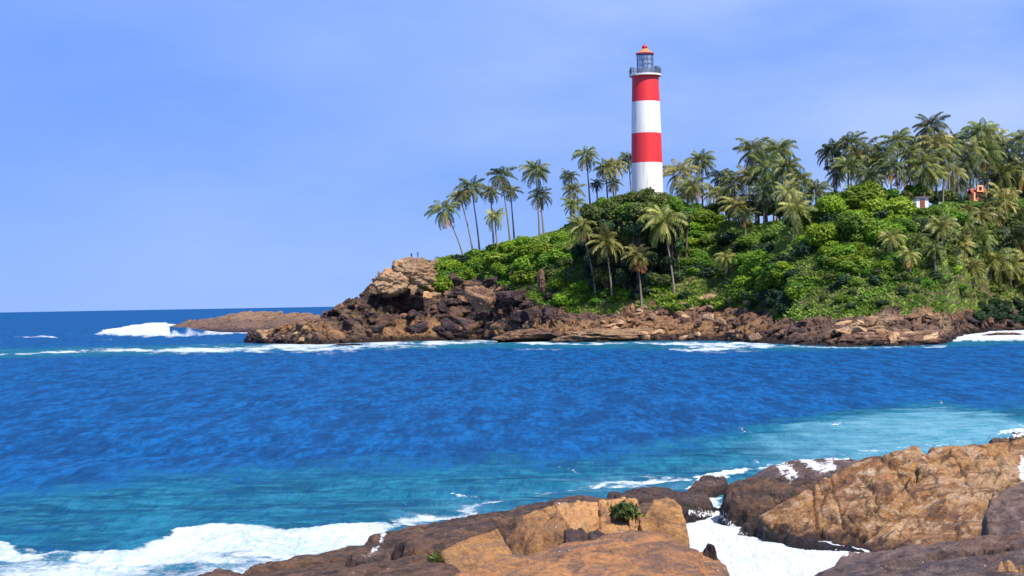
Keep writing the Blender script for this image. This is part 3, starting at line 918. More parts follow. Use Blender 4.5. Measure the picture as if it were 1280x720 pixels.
palm(931, 270, 16, 932, 1.6, 'dark low palm at the foot of the shaggy palm', L_palmd, grp=MIDG)
palm(1000, 226, 20, 1001, 2.1, 'palm between the triple clump and the bright green hilltop', L_palm, grp=MIDG)
palm(993, 262, 22, 990, 1.55, 'pale palm standing in front of the slope left of the bright green hilltop', L_palmy, grp=MIDG)
RG_ = 'palms massed on the ridge at the right'
palm(1040, 190, 18, 1044, 2.4, 'dark round palm at the left end of the right-hand palm mass', L_palmd, grp=RG_)
palm(1064, 180, 21, 1063, 2.3, 'tall palm second from the left end of the right-hand palm mass', L_palm, grp=RG_)
palm(1060, 207, 21, 1061, 2.1, 'full palm just above the bright green hilltop', L_palm, grp=RG_)
palm(1097, 204, 21, 1098, 2.2, 'palm above the centre of the bright green hilltop', L_palm, grp=RG_)
palm(1121, 176, 21, 1122, 2.5, 'tall palm left of the highest one in the palm mass', L_palm, grp=RG_)
palm(1114, 207, 20, 1114, 2.1, 'palm below the tall one left of the highest palm', L_palmd, grp=RG_)
palm(1137, 192, 18, 1138, 2.3, 'slender palm close left of the highest palm', L_palm, grp=RG_)
palm(1164, 157, 24, 1165, 2.6, 'highest palm on the whole ridge', L_palmd, grp=RG_)
palm(1169, 178, 22, 1170, 2.4, 'yellowish palm directly below the highest palm', L_palmy, grp=RG_)
palm(1180, 200, 22, 1178, 2.1, 'palm between the highest palm and the orange house', L_palm, grp=RG_)
palm(1154, 207, 21, 1154, 2.1, 'palm hanging over the tiny white house', L_palm, grp=RG_)
palm(1197, 178, 17, 1198, 2.5, 'narrow palm left of the big spreading one', L_palmd, grp=RG_)
palm(1227, 167, 25, 1229, 2.4, 'big spreading palm on the ridge above the orange house', L_palm, grp=RG_)
palm(1232, 191, 22, 1236, 2.2, 'palm just above the orange house roof', L_palm, grp=RG_)
palm(1208, 206, 20, 1208, 2.3, 'palm at the left of the orange house', L_palmd, grp=RG_)
palm(1259, 188, 21, 1260, 2.3, 'tall palm near the right edge of the photo', L_palmd, grp=RG_)
palm(1281, 172, 22, 1281, 2.5, 'palm cut by the right edge of the photo, highest there', L_palm, grp=RG_)
palm(1278, 213, 21, 1278, 2.1, 'palm cut by the right edge, below the highest one there', L_palmy, grp=RG_)
palm(1020, 238, 16, 1020, 2.0, 'small palm at the left shoulder of the bright green hilltop', L_palm, grp=RG_)
palm(1088, 222, 17, 1088, 2.0, 'low palm tucked behind the crest of the bright green hilltop', L_palmd, grp=RG_)
palm(1253, 217, 20, 1253, 2.1, 'palm between the orange house and the right edge', L_palm, grp=RG_)
FB = 'palms filling the back of the right hand palm mass'
for (x, y, q) in ((1046, 214, 18), (1078, 196, 19), (1080, 218, 16), (1102, 190, 17), (1130, 214, 18), (1146, 182, 18), (1150, 224, 16), (1186, 182, 18), (1190, 216, 18), (1170, 218, 17),
                  (1212, 186, 18), (1220, 212, 17), (1244, 178, 18), (1246, 204, 18), (1268, 206, 18), (1266, 232, 17), (1200, 232, 15), (1282, 236, 18), (1290, 194, 18), (1305, 180, 22), (1312, 215, 22), (1238, 226, 16)):
    palm(x, y, q, x + random.uniform(-3, 3), random.uniform(2.15, 3.0), 'palm standing in the back rows of the dense palm mass at the right', random.choice([L_palm, L_palm, L_palmd, L_palmy]), grp=FB)
FM = 'palms filling the back of the ridge right of the lighthouse'
for (x, y, q) in ((860, 240, 14), (893, 240, 14), (910, 244, 15), (936, 222, 17), (966, 226, 17), (984, 210, 17), (984, 240, 16), (944, 252, 15), (1006, 248, 14), (968, 252, 14)):
    palm(x, y, q, x + random.uniform(-3, 3), random.uniform(1.9, 2.5), 'palm in the back rows between the lighthouse and the bright green hilltop', random.choice([L_palm, L_palmd, L_palmy]), grp=FM)
SL = 'palms on the slope at the right'
palm(1254, 252, 25, 1250, 1.75, 'palm with long arching pale fronds below the orange house', L_palmy, grp=SL)
palm(1177, 284, 21, 1178, 1.6, 'yellow green palm on the slope below the tiny white house', L_palmy, grp=SL)
palm(1114, 297, 15, 1115, 1.5, 'small yellowish palm in the middle of the green slope', L_palmy, grp=SL)
palm(1241, 325, 29, 1238, 1.2, 'large palm low on the slope above the dark bank', L_palm, grp=SL)
palm(1270, 298, 24, 1272, 1.45, 'dark palm at the right edge halfway down the slope', L_palmd, grp=SL)
palm(1226, 298, 19, 1226, 1.5, 'olive palm left of the dark one halfway down the slope', L_palm, grp=SL)
palm(1192, 324, 11, 1193, 1.25, 'small reddish dry palm low on the grassy slope', L_palm, 5, grp=SL)
for (x, y, q, m_) in ((1236, 250, 12, L_palmd), (1238, 262, 17, L_palm), (1209, 262, 14, L_palm), (1205, 276, 18, L_palm), (1224, 270, 17, L_palmy), (1284, 268, 20, L_palm), (1200, 306, 16, L_palmy), (1262, 334, 18, L_palmy), (1146, 300, 13, L_palm), (1285, 325, 20, L_palm), (1216, 334, 15, L_palmy), (1288, 348, 17, L_palm), (1168, 312, 14, L_palm), (1136, 318, 12, L_palmy)):
    palm(x, y, q, x + 2, 1.5, 'palm crowded among the bushes of the slope below the orange house', m_, grp=SL)
FR = 'palms in front of the dark grove below the lighthouse'
palm(829, 277, 25, 842, 1.06, 'big pale palm with a leaning trunk below the lighthouse', L_palmy, grp=FR)
palm(797, 318, 18, 802, 1.02, 'short palm with hanging orange dry fronds in front of the dark grove', L_palmy, 8, grp=FR)
palm(757, 302, 20, 765, 1.04, 'palm with a thin pale trunk at the middle of the dark grove', L_palmy, grp=FR)
palm(727, 282, 19, 744, 1.08, 'leaning palm at the left side of the dark grove', L_palmy, grp=FR)
palm(907, 322, 13, 908, 1.25, 'small yellow green palm on the slope right of the dark grove', L_palmy, grp=FR)

# ------------------------------------------------------------------ bushes and broadleaf trees
def blob_plant(seed, lobes=9, leaves=2600, leaf=.11, flat=.75, spread=.74):
    """unit-size (radius ~1) leafy crown: V, quads, rnd; plus core"""
    r = np.random.default_rng(seed)
    Cn = r.normal(size=(lobes, 3)); Cn /= np.linalg.norm(Cn, axis=1)[:, None]
    Cn *= r.uniform(.2, spread, (lobes, 1)) ; Cn[:, 2] = np.abs(Cn[:, 2]) * .8
    Rr = r.uniform(.20, .50, lobes); Cn[0] = 0; Rr[0] = .55
    pts = []; nrm = []
    while sum(len(p) for p in pts) < leaves:
        k = r.integers(0, lobes, leaves * 2)
        d = r.normal(size=(leaves * 2, 3)); d /= np.linalg.norm(d, axis=1)[:, None]
        lump = 1 + .28 * fbm(d[:, 0] * 3 + k, d[:, 1] * 3, d[:, 2] * 3, 2, seed)
        p = Cn[k] + d * Rr[k][:, None] * (lump * (.80 + .42 * r.random(leaves * 2) ** 1.6))[:, None]
        dd = np.linalg.norm(p[:, None] - Cn[None], axis=2) / Rr[None]
        ok = (dd.min(1) > .80) & (p[:, 2] > -.35)
        pts.append(p[ok]); nrm.append(d[ok])
    P = np.concatenate(pts)[:leaves]; Nn = np.concatenate(nrm)[:leaves]
    Nn = Nn + r.normal(size=Nn.shape) * .55 + np.array([0, 0, .35]); Nn /= np.linalg.norm(Nn, axis=1)[:, None]
    T = np.cross(Nn, r.normal(size=Nn.shape)); T /= np.linalg.norm(T, axis=1)[:, None]
    B = np.cross(Nn, T); s = (leaf * r.uniform(.45, 1.5, leaves))[:, None]
    V = np.stack([P - T * s, P - B * s * .55, P + T * s, P + B * s * .55], 1)
    rnd = np.clip(.5 + .5 * fbm(P[:, 0] * 2, P[:, 1] * 2, P[:, 2] * 2, 2, seed + 3) + r.normal(size=leaves) * .2, 0, 1)
    V = V.reshape(-1, 3); Fq = np.arange(len(V)).reshape(-1, 4); rnd = np.repeat(rnd, 4)
    # dark closed core inside the leaves
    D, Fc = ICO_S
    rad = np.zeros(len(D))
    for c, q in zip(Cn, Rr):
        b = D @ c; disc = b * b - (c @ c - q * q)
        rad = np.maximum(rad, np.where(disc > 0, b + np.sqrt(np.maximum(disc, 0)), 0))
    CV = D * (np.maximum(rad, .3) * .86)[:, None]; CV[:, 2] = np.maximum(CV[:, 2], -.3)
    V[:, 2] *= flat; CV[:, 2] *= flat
    return V, Fq, rnd, CV, Fc
ICO_S = ico(3)
plant_meshes = {}
def get_plant(k, mt, fine=1):
    key = (k, mt.name, fine)
    if key not in plant_meshes:
        V, Fq, rnd, CV, Fc = blob_plant(900 + k * 7, lobes=11 + k % 5, leaves=int(2400 * fine), leaf=.105 / fine ** .5)
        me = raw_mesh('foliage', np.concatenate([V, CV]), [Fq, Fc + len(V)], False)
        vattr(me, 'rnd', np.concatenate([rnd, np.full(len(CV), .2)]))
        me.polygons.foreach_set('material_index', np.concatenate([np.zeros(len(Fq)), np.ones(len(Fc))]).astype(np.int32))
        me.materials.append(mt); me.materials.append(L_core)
        plant_meshes[key] = me
    return plant_meshes[key]

PC = [0]
def bush(px, py, rpx, mt, label, grp, ry=.8, name='bush', cat='bush', lift=0.0, fine=1):
    """centre of the bush in the picture, radius in px; sits on the ground there"""
    g = to_ground(px, py + rpx * .45)
    if g is None: return
    a, Y, z = g
    R = rpx * Y / F_PX
    PC[0] += 1
    o = bpy.data.objects.new(name, get_plant(PC[0] % 7, mt, fine)); C.objects.link(o)
    o.location = (a * Y, Y + R * .35, z + R * .1 + lift)
    o.scale = (R * random.uniform(.95, 1.2), R, R * ry * 1.25 * random.uniform(.9, 1.1)); o.rotation_euler = (0, 0, random.uniform(0, 6.28))
    tag(o, label, cat, grp)

cn = {L_bright.name: 'bright green', L_mid.name: 'mid green', L_dark.name: 'dark green', L_olive.name: 'olive green'}
def scatter(poly, n, rr, mats_, grp, where, seed, ry=.8, mind=.62):
    n = int(n * .97)
    r = random.Random(seed); P = np.array(poly, float); got = []
    tries = 0
    while len(got) < n and tries < n * 60:
        tries += 1
        x = r.uniform(P[:, 0].min(), P[:, 0].max()); y = r.uniform(P[:, 1].min(), P[:, 1].max())
        if poly_sd(np.array([x]), np.array([y]), P)[0] > 0: continue
        q = r.uniform(*rr) * 1.2
        if any(math.hypot(x - g[0], (y - g[1]) * 1.6) < (q + g[2]) * .5 * mind for g in got): continue
        got.append((x, y, q))
    for x, y, q in got:
        mt = r.choice(mats_)
        bush(x, y, q, mt, f'{cn[mt.name]} leafy bush {where}', grp, ry)

# the bright bushes above the dark cliff, left part
scatter([(528, 362), (540, 335), (566, 318), (610, 312), (650, 296), (700, 292), (720, 300), (715, 330), (700, 345), (650, 345), (610, 340), (570, 352)], 30, (11, 19), [L_bright, L_bright, L_mid],
        'bright bushes above the dark cliff', 'on the slope above the dark cliff, left of the dark grove', 1)
scatter([(560, 322), (600, 310), (640, 300), (660, 320), (650, 345), (600, 335)], 9, (8, 13), [L_dark, L_mid], 'darker bushes among the bright ones', 'among the bright bushes under the leftmost palms', 2)
scatter([(640, 335), (700, 300), (722, 310), (700, 340), (655, 352)], 7, (9, 14), [L_dark, L_olive], 'dark bushes left of the grove', 'between the rock pillar and the dark grove', 3)
scatter([(684, 352), (735, 350), (740, 372), (690, 374)], 6, (12, 18), [L_bright], 'bright bushes beside the rock pillar', 'low beside the reddish rock pillar', 4)
# the dark grove under the lighthouse
def tree(px, py, rpx, Yoff, mt, label, grp, hpx, ry=.8, fine=1):
    if hpx < 0:                                            # given distance behind the top of the shore rocks
        a = float(ae(px, py)[0]); Y = float(land_knots(np.array(a))[1]) + Yoff
    else:
        g = to_ground(px, py + rpx * .5 + hpx)
        if g is None: return
        a, Y, z = g; Y += Yoff
    e = float(ae(px, py)[1]); zc = CAM[2] + e * Y; R = rpx * Y / F_PX
    z = float(ground(np.array([a]), np.array([Y]))[0])
    if zc < z + R * .4: zc = z + R * .4
    root = empty('broadleaf_tree', (a * Y, Y, z)); tag(root, label, 'tree', grp)
    b = MB(); h = zc - z
    b.tube([(0, 0, -.3), (.15, 0, h * .5), (0, .1, h)], [R * .09 + .1, R * .07 + .06, .08], 8)
    for q in range(5):
        an = q * 1.3
        b.tube([(.1, 0, h * .45), (R * .3 * math.cos(an), R * .3 * math.sin(an), h * .8), (R * .6 * math.cos(an), R * .6 * math.sin(an), h + R * .15)], [.16, .1, .04], 6)
    b.build('trunk', [M_wood], root, True)
    PC[0] += 1
    c = bpy.data.objects.new('crown', get_plant(PC[0] % 7, mt, fine)); C.objects.link(c); c.parent = root
    c.location = (0, 0, h); c.scale = (R * 1.15, R, R * ry * 1.25); c.rotation_euler = (0, 0, PC[0] * 1.1)
GR = 'broadleaf trees of the grove below the lighthouse'
rg = random.Random(3)
for (x, y, q, off) in [(748, 268, 15, 7), (766, 262, 15, 7), (784, 264, 16, 6), (806, 262, 16, 6), (826, 264, 15, 7), (846, 270, 13, 8), (758, 282, 13, 4.5), (796, 284, 13, 4), (838, 286, 12, 5),
        (742, 260, 13, 13), (757, 252, 14, 14), (775, 247, 14, 15), (792, 243, 14, 15), (808, 243, 14, 15), (826, 246, 14, 14), (843, 252, 13, 13), (857, 262, 12, 12), (733, 272, 12, 12), (750, 300, 15, 8), (772, 298, 16, 7.5), (796, 300, 16, 7), (818, 300, 16, 7), (838, 304, 14, 7), (745, 322, 13, 6), (765, 322, 14, 5.5), (788, 324, 14, 5), (812, 322, 14, 5), (835, 328, 13, 5), (756, 342, 12, 4), (780, 344, 12, 4), (806, 344, 12, 4), (828, 346, 11, 4)]:
    mt = rg.choice([L_olive, L_olive, L_olive, L_mid]) if y < 272 else L_olive if rg.random() < .25 else L_dark  # dark leaf colour paints the deep shade under the canopy
    row = 'top row' if off > 10 and y < 290 else ('front row' if y < 290 else 'middle row' if y < 310 else 'lower row' if y < 335 else 'lowest row')
    side = 'at its left end' if x < 760 else 'left of its middle' if x < 785 else 'in its middle' if x < 812 else 'right of its middle' if x < 836 else 'at its right end'
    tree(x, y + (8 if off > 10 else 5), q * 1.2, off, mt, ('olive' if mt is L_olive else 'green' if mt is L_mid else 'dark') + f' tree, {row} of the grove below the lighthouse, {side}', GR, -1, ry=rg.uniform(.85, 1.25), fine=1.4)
scatter([(735, 300), (850, 295), (850, 345), (820, 352), (740, 368), (728, 340)], 22, (11, 17), [L_dark], 'bushes with grove shade painted into their leaves', 'of the grove below the lighthouse, deep shade painted into its leaves', 5)  # the grove's deep shade is put into the leaf colour
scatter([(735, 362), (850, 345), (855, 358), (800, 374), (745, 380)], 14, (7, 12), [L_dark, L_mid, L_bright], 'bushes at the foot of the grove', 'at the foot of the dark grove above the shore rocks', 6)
scatter([(846, 366), (900, 362), (905, 385), (850, 398), (835, 385)], 9, (6, 11), [L_mid, L_bright, L_dark], 'bushes on the reddish earth bank', 'growing on the reddish earth bank', 7)
# slope between grove and bright hilltop
scatter([(855, 268), (900, 266), (905, 300), (860, 300)], 9, (12, 17), [L_bright, L_mid], 'hedge like bushes right of the grove', 'in the upper rows right of the dark grove', 8, .6)
scatter([(852, 305), (910, 300), (915, 345), (860, 345)], 12, (11, 16), [L_mid, L_mid, L_dark], 'bushes of the lower rows right of the grove', 'in the lower rows right of the dark grove', 9, .65)
scatter([(905, 290), (945, 285), (990, 300), (1000, 340), (930, 340)], 14, (12, 18), [L_mid, L_dark, L_bright], 'bushes under the triple palm clump', 'on the slope under the triple palm clump', 10)
scatter([(925, 330), (1000, 325), (1005, 350), (1000, 372), (930, 365)], 14, (13, 19), [L_bright, L_mid], 'rounded bushes low on the middle slope', 'low on the slope left of the grassy patch', 11)
scatter([(930, 362), (1005, 365), (1005, 382), (940, 382)], 11, (9, 14), [L_dark], 'dark bushes over the middle shore', 'overhanging the middle shore rocks', 12)
bush(1213, 253, 13, L_mid, 'green bush just in front of the left corner of the orange house', 'big rounded bushes of the headland', fine=1.5)
bush(1234, 251, 11, L_olive, 'olive bush just in front of the right corner of the orange house', 'big rounded bushes of the headland', fine=1.5)
tb = random.Random(8)
for x in list(range(1040, 1300, 13)) + list(range(868, 1010, 13)):
    yy = (247 if x > 1130 else 250) if x > 1030 else 263
    if 1195 < x < 1245: yy = 262
    mt = tb.choice([L_mid, L_dark, L_olive])
    tree(x + tb.uniform(-4, 4), yy + tb.uniform(-5, 4), tb.uniform(10, 14), float(np.interp(float(ae(x, 300)[0]), A_dg, _dg[:, 1]) - np.interp(float(ae(x, 300)[0]), A_dr, _dr[:, 1])) + tb.uniform(4, 9), mt,
         f"{cn[mt.name]} leafy tree among the palm trunks " + ('right of the lighthouse' if x < 1010 else 'behind the bright hilltop' if x < 1140 else 'near the two houses'), 'broadleaf trees among the palm trunks of the ridge', -1, ry=1.2, fine=1)
# bright green hilltop
for (x, y, q, mt, lb) in ((1083, 250, 30, L_bright, 'big bright rounded bush at the very top of the green hilltop'), (1046, 262, 27, L_bright, 'big bright rounded bush at the left of the green hilltop'),
        (1118, 264, 27, L_bright, 'big bright rounded bush at the right of the green hilltop'), (1022, 275, 22, L_mid, 'big green bush on the left shoulder of the green hilltop'),
        (1134, 288, 17, L_mid, 'big green bush below the tiny white house'), (1028, 300, 26, L_bright, 'big very bright bush on the left flank of the green hilltop'),
        (1066, 288, 26, L_mid, 'big green bush in the middle of the green hilltop'), (1098, 296, 24, L_bright, 'big bright bush on the lower right flank of the green hilltop'), (948, 330, 26, L_bright, 'big bright rounded bush low on the middle slope'),
        (975, 345, 22, L_mid, 'big green rounded bush beside the brightest one low on the middle slope'), (880, 276, 22, L_bright, 'big bright bush right below the slim bare palm trunk')):
    bush(x, y, q, mt, lb, 'big rounded bushes of the headland', ry=.95, fine=2.2, lift=1.5)
scatter([(1000, 268), (1060, 258), (1135, 270), (1150, 300), (1120, 335), (1030, 330), (1000, 300)], 36, (11, 19), [L_bright, L_bright, L_mid, L_dark], 'bushes covering the green hill', 'on the flank of the bright green hilltop', 13)  # the dark ones paint shadowed valleys between the bright bushes
scatter([(1075, 270), (1130, 280), (1120, 300), (1080, 295)], 4, (8, 12), [L_dark], 'dark bushes on the green hill', 'in the fold of the bright green hill, shadow painted into its leaves', 14)  # dark leaf colour stands for the shadow in this fold
scatter([(1130, 262), (1200, 255), (1215, 300), (1180, 335), (1120, 335)], 26, (10, 16), [L_mid, L_dark, L_olive], 'bushes among the slope palms', 'among the palms of the right slope', 15)
scatter([(1200, 258), (1290, 255), (1290, 320), (1200, 330)], 26, (10, 17), [L_mid, L_dark, L_olive], 'bushes below the orange house', 'on the slope below the orange house', 16)
scatter([(1010, 340), (1080, 335), (1170, 340), (1180, 352), (1010, 352)], 20, (7, 12), [L_mid, L_olive, L_dark], 'low bushes at the top of the grassy slope', 'at the top of the grassy slope', 17)
scatter([(1010, 358), (1200, 352), (1280, 345), (1290, 372), (1100, 380), (1010, 385)], 26, (4, 9), [L_mid, L_dark, L_olive], 'small bushes dotting the grassy slope', 'dotting the grassy slope above the shore rocks', 18)
scatter([(1215, 378), (1290, 372), (1290, 402), (1225, 405)], 16, (9, 14), [L_dark], 'dark bushes hanging over the right bank', 'hanging over the dark bank at the right', 19)

scatter([(1178, 296), (1250, 300), (1248, 385), (1180, 385)], 15, (9, 14), [L_mid, L_bright, L_olive], 'bushes low on the right slope', 'low on the slope left of the large low palm', 20)
# grass and low leaves over all the soil (stuff)
def build_grass():
    r = np.random.default_rng(5); n = 250000
    a = r.uniform(ae(545, 330)[0], ae(1480, 300)[0], n); v = r.uniform(.9, 2.3, n)
    Ys, Yr, zr, Yg, zg = land_knots(a)
    Y = np.where(v < 1, Ys + v * (Yr - Ys), np.where(v < 2, Yr + (v - 1) * (Yg - Yr), Yg + (v - 2) * 60))
    rk = rockness(a, Y)
    k = r.random(n) > rk * 1.3 + .02
    k &= ~((v > 1.05) & (v < 1.9) & (r.random(n) < .45))
    a, Y = a[k], Y[k]; n = len(a)
    z = ground(a, Y); x = a * Y
    h = r.uniform(.2, .55, n) * (1 + .5 * fbm(x * .2, Y * .2, octs=2, s=2)); w = r.uniform(.10, .26, n)
    an = r.uniform(0, math.pi, n); lean = r.normal(size=(n, 2)) * .9
    bx, by = np.cos(an) * w, np.sin(an) * w
    V = np.stack([np.stack([x - bx, Y - by, z - .1], -1), np.stack([x + bx, Y + by, z - .1], -1),
                  np.stack([x + bx * .7 + lean[:, 0] * h, Y + by * .7 + lean[:, 1] * h, z + h], -1), np.stack([x - bx * .7 + lean[:, 0] * h, Y - by * .7 + lean[:, 1] * h, z + h * .8], -1)], 1)
    me = raw_mesh('grass', V.reshape(-1, 3), np.arange(4 * n).reshape(-1, 4), False)
    rnd = np.clip(.5 + .8 * fbm(x * .1, Y * .1, octs=3, s=14) + r.normal(size=n) * .2, 0, 1)
    vattr(me, 'rnd', np.repeat(rnd, 4))
    tag(link('grass', me, L_grass), 'short yellow green grass and low leaves covering the soil of the headland', 'grass', kind='stuff')
build_grass()

# ------------------------------------------------------------------ two far walkers on the bare outcrop
def drop(x, y, z0, default):
    """height of the topmost surface below (x, y, z0)"""
    bpy.context.view_layer.update()
    hit, p, *_ = scene.ray_cast(bpy.context.evaluated_depsgraph_get(), (x, y, z0), (0, 0, -1))
    return p.z if hit else default

def person(px, py, Y, h, sitting, shirt, legs, label):
    a, e = ae(px, py); z_ = CAM[2] + float(e) * Y
    # stand on the highest rock along the line of sight near there
    best = max(((drop(float(a) * yy, yy, z_ + 12, -9), yy) for yy in np.arange(Y - 8, Y + 22, .5)), key=lambda q: (q[0] - CAM[2]) / q[1])
    loc = (float(a) * best[1], best[1], best[0] - .03)
    k = h / 1.7
    if not sitting:
        J = {'pel': (0, 0, .93), 'ch': (0, .0, 1.28), 'nk': (0, 0, 1.45), 'hd': (0, -.01, 1.60), 'ht': (0, -.01, 1.66),
             'sl': (-.19, 0, 1.38), 'el': (-.24, .02, 1.12), 'hl': (-.24, -.06, .86), 'sr': (.19, 0, 1.38), 'er': (.25, .02, 1.12), 'hr': (.26, -.05, .86),
             'pl': (-.09, 0, .86), 'kl': (-.11, -.02, .48), 'al': (-.13, .02, .07), 'tl': (-.14, -.14, .04), 'pr': (.09, 0, .86), 'kr': (.11, -.03, .48), 'ar': (.12, .01, .07), 'tr': (.13, -.15, .04)}
    else:
        J = {'pel': (0, 0, .12), 'ch': (0, -.06, .47), 'nk': (0, -.08, .64), 'hd': (0, -.12, .79), 'ht': (0, -.12, .85),
             'sl': (-.19, -.06, .57), 'el': (-.24, -.2, .35), 'hl': (-.14, -.38, .44), 'sr': (.19, -.06, .57), 'er': (.24, -.2, .35), 'hr': (.14, -.38, .44),
             'pl': (-.09, -.02, .12), 'kl': (-.12, -.40, .40), 'al': (-.12, -.46, .04), 'tl': (-.12, -.60, .03), 'pr': (.09, -.02, .12), 'kr': (.12, -.40, .40), 'ar': (.12, -.46, .04), 'tr': (.12, -.60, .03)}
    Rd = {'pel': .14, 'ch': .155, 'nk': .06, 'hd': .095, 'ht': .08, 'sl': .07, 'el': .05, 'hl': .04, 'sr': .07, 'er': .05, 'hr': .04,
          'pl': .095, 'kl': .062, 'al': .045, 'tl': .035, 'pr': .095, 'kr': .062, 'ar': .045, 'tr': .035}
    keys = list(J); E = [('pel', 'ch'), ('ch', 'nk'), ('nk', 'hd'), ('hd', 'ht'), ('ch', 'sl'), ('sl', 'el'), ('el', 'hl'), ('ch', 'sr'), ('sr', 'er'), ('er', 'hr'),
                         ('pel', 'pl'), ('pl', 'kl'), ('kl', 'al'), ('al', 'tl'), ('pel', 'pr'), ('pr', 'kr'), ('kr', 'ar'), ('ar', 'tr')]
    me = bpy.data.meshes.new('person'); me.from_pydata([tuple(q * k for q in J[n]) for n in keys], [(keys.index(p), keys.index(q)) for p, q in E], [])
    o = bpy.data.objects.new('person', me); C.objects.link(o)
    sk = o.modifiers.new('skin', 'SKIN'); sk.use_smooth_shade = True
    for i, n in enumerate(keys):
        me.skin_vertices[0].data[i].radius = (Rd[n] * k, Rd[n] * k * .85)
        me.skin_vertices[0].data[i].use_root = (n == 'pel')
    o.modifiers.new('sub', 'SUBSURF').render_levels = 2
    mt, nt, bs, out = mat('clothes_and_skin')
    tcn = N(nt, 'ShaderNodeTexCoord'); sp = N(nt, 'ShaderNodeSeparateXYZ'); nt.links.new(tcn.outputs['Object'], sp.inputs[0])
    zs, zn = (.92, 1.43) if not sitting else (.16, .63)
    c = mixc(nt, math_(nt, 'GREATER_THAN', sp.outputs[2], zs * k), legs, shirt)
    c = mixc(nt, math_(nt, 'GREATER_THAN', sp.outputs[2], zn * k), c, (.22, .11, .06))
    c = mixc(nt, math_(nt, 'GREATER_THAN', sp.outputs[2], (zn + .2) * k), c, (.01, .01, .01))
    nt.links.new(c, bs.inputs['Base Color']); bs.inputs['Roughness'].default_value = .8
    me.materials.append(mt)
    o.location = loc
    tag(o, label, 'person')
person(522.4, 322.5, 381, 1.7, False, (.03, .17, .25), (.05, .07, .12), 'person in blue standing on top of the bare tan outcrop')
person(514.5, 326, 381, 1.7, True, (.05, .06, .10), (.04, .04, .06), 'person in dark clothes sitting on the bare tan outcrop')

# ------------------------------------------------------------------ the sea
def sea_waves(x, y, dy, s=0):
    h = 0
    for lam, amp in ((26, .16), (13, .13), (6.5, .13), (3.2, .10), (1.6, .06), (.8, .025)):
        w = sstep(1.2, 3.0, lam / np.maximum(dy, 1e-3))
        wx = x + .25 * lam * perlin(x / lam * .6, y / lam * .5, s=77)
        n = perlin(wx / lam * .42 + 5 * lam, (y - .18 * x) / lam * .95 + 3, s=int(lam * 10))
        h = h + w * amp * ((1 - 2.1 * np.sqrt(n * n + .02)) * 1.1 if lam > 3 else 1.3 * n)
    return h

FOAM_POLY = [  # (polygon in px, softness px, strength)
    ([(116, 417), (140, 411), (165, 407), (180, 404), (212, 403), (220, 408), (214, 414), (206, 421), (160, 421)], 2, 1.3),
    ([(-10, 688), (8, 686), (22, 696), (45, 701), (90, 702), (130, 699), (160, 697), (190, 688), (220, 676), (262, 669), (300, 671), (360, 670), (420, 667), (500, 664), (480, 684), (380, 700), (300, 712), (240, 712), (150, 713), (60, 711), (-10, 708)], 5, 1.15),
    ([(-10, 704), (250, 700), (380, 692), (400, 730), (250, 820), (-10, 820)], 14, .86),
    ([(835, 640), (880, 628), (915, 640), (945, 655), (985, 672), (1075, 680), (1110, 720), (1010, 760), (880, 760), (850, 700), (840, 672)], 4, 1.5),
    ([(862, 628), (868, 600), (885, 592), (935, 584), (935, 592), (905, 600), (900, 622), (880, 630)], 3, 1.3),
    ([(1178, 421), (1195, 412), (1260, 410), (1300, 412), (1300, 426), (1240, 427), (1190, 429)], 2, 1.2),
    ([(1250, 548), (1270, 540), (1300, 536), (1300, 548)], 2, 1.2),
]
FOAM_LINE = [  # (polyline, half thickness px list, strength)
    ([(200, 421), (240, 419), (290, 416), (335, 414)], [1.2, 1.4, 1.2, .6], 1.0),
    ([(-10, 444), (60, 441), (100, 438.5), (150, 438), (200, 439), (240, 438), (300, 437), (360, 435), (420, 434), (480, 431), (540, 428), (600, 426), (640, 428)], [1.0, 1.0, 1.6, 1.4, 2.0, 3.6, 3.6, 3.8, 5.0, 5.2, 4.2, 2.6, 1.2], .95),
    ([(20, 421), (70, 421)], [.9, .7], .8), ([(70, 424), (140, 425)], [.8, .8], .55),
    ([(640, 429), (700, 430), (780, 430), (840, 430), (900, 430), (960, 429)], [1.2, 1.2, 1.5, 1.6, 1.4, 1.2], .95),
    ([(610, 438), (700, 437)], [1.0, .8], .6),
    ([(835, 437), (880, 436), (930, 434), (1000, 431)], [1.4, 2.6, 2.8, 2.0], 1.05),
    ([(1000, 434), (1080, 435), (1180, 433)], [.9, .9, 1.4], .7),
    ([(490, 664), (560, 652), (640, 630), (700, 617), (765, 609), (860, 604)], [4.2, 3.2, 2.4, 2.0, 2.0, 3.0], .82),
    ([(930, 584), (1000, 572), (1060, 568), (1150, 559), (1250, 548)], [2.2, 1.3, 1.5, 1.0, 1.3], .72),
    ([(1030, 533.5), (1052, 532)], [1.6, 1.2], 1.1), ([(1176, 506), (1190, 507)], [1.4, 1.2], 1.1), ([(922, 542), (940, 538)], [1.2, .9], .9),
    ([(203, 595), (222, 596)], [1.8, 1.4], 1.0), ([(126, 674), (158, 672)], [2.4, 1.4], .95), ([(95, 684), (124, 684)], [1.4, 1], .8),
    ([(318, 585), (330, 584)], [1.2, 1], .8), ([(700, 582), (728, 589)], [1.2, 1], .7),
    ([(330, 655), (350, 652)], [1.4, 1], .6), ([(500, 640), (520, 638)], [1.2, 1.2], .8), ([(560, 620), (600, 628)], [2.2, 1.5], .7), ([(545, 642), (600, 632)], [1.6, 1.6], .8),
    ([(655, 588), (760, 596)], [2, 1.5], .42), ([(790, 596), (850, 600)], [1.5, 2], .6),
    ([(860, 575), (1000, 545)], [1.0, 1.0], .35),
]
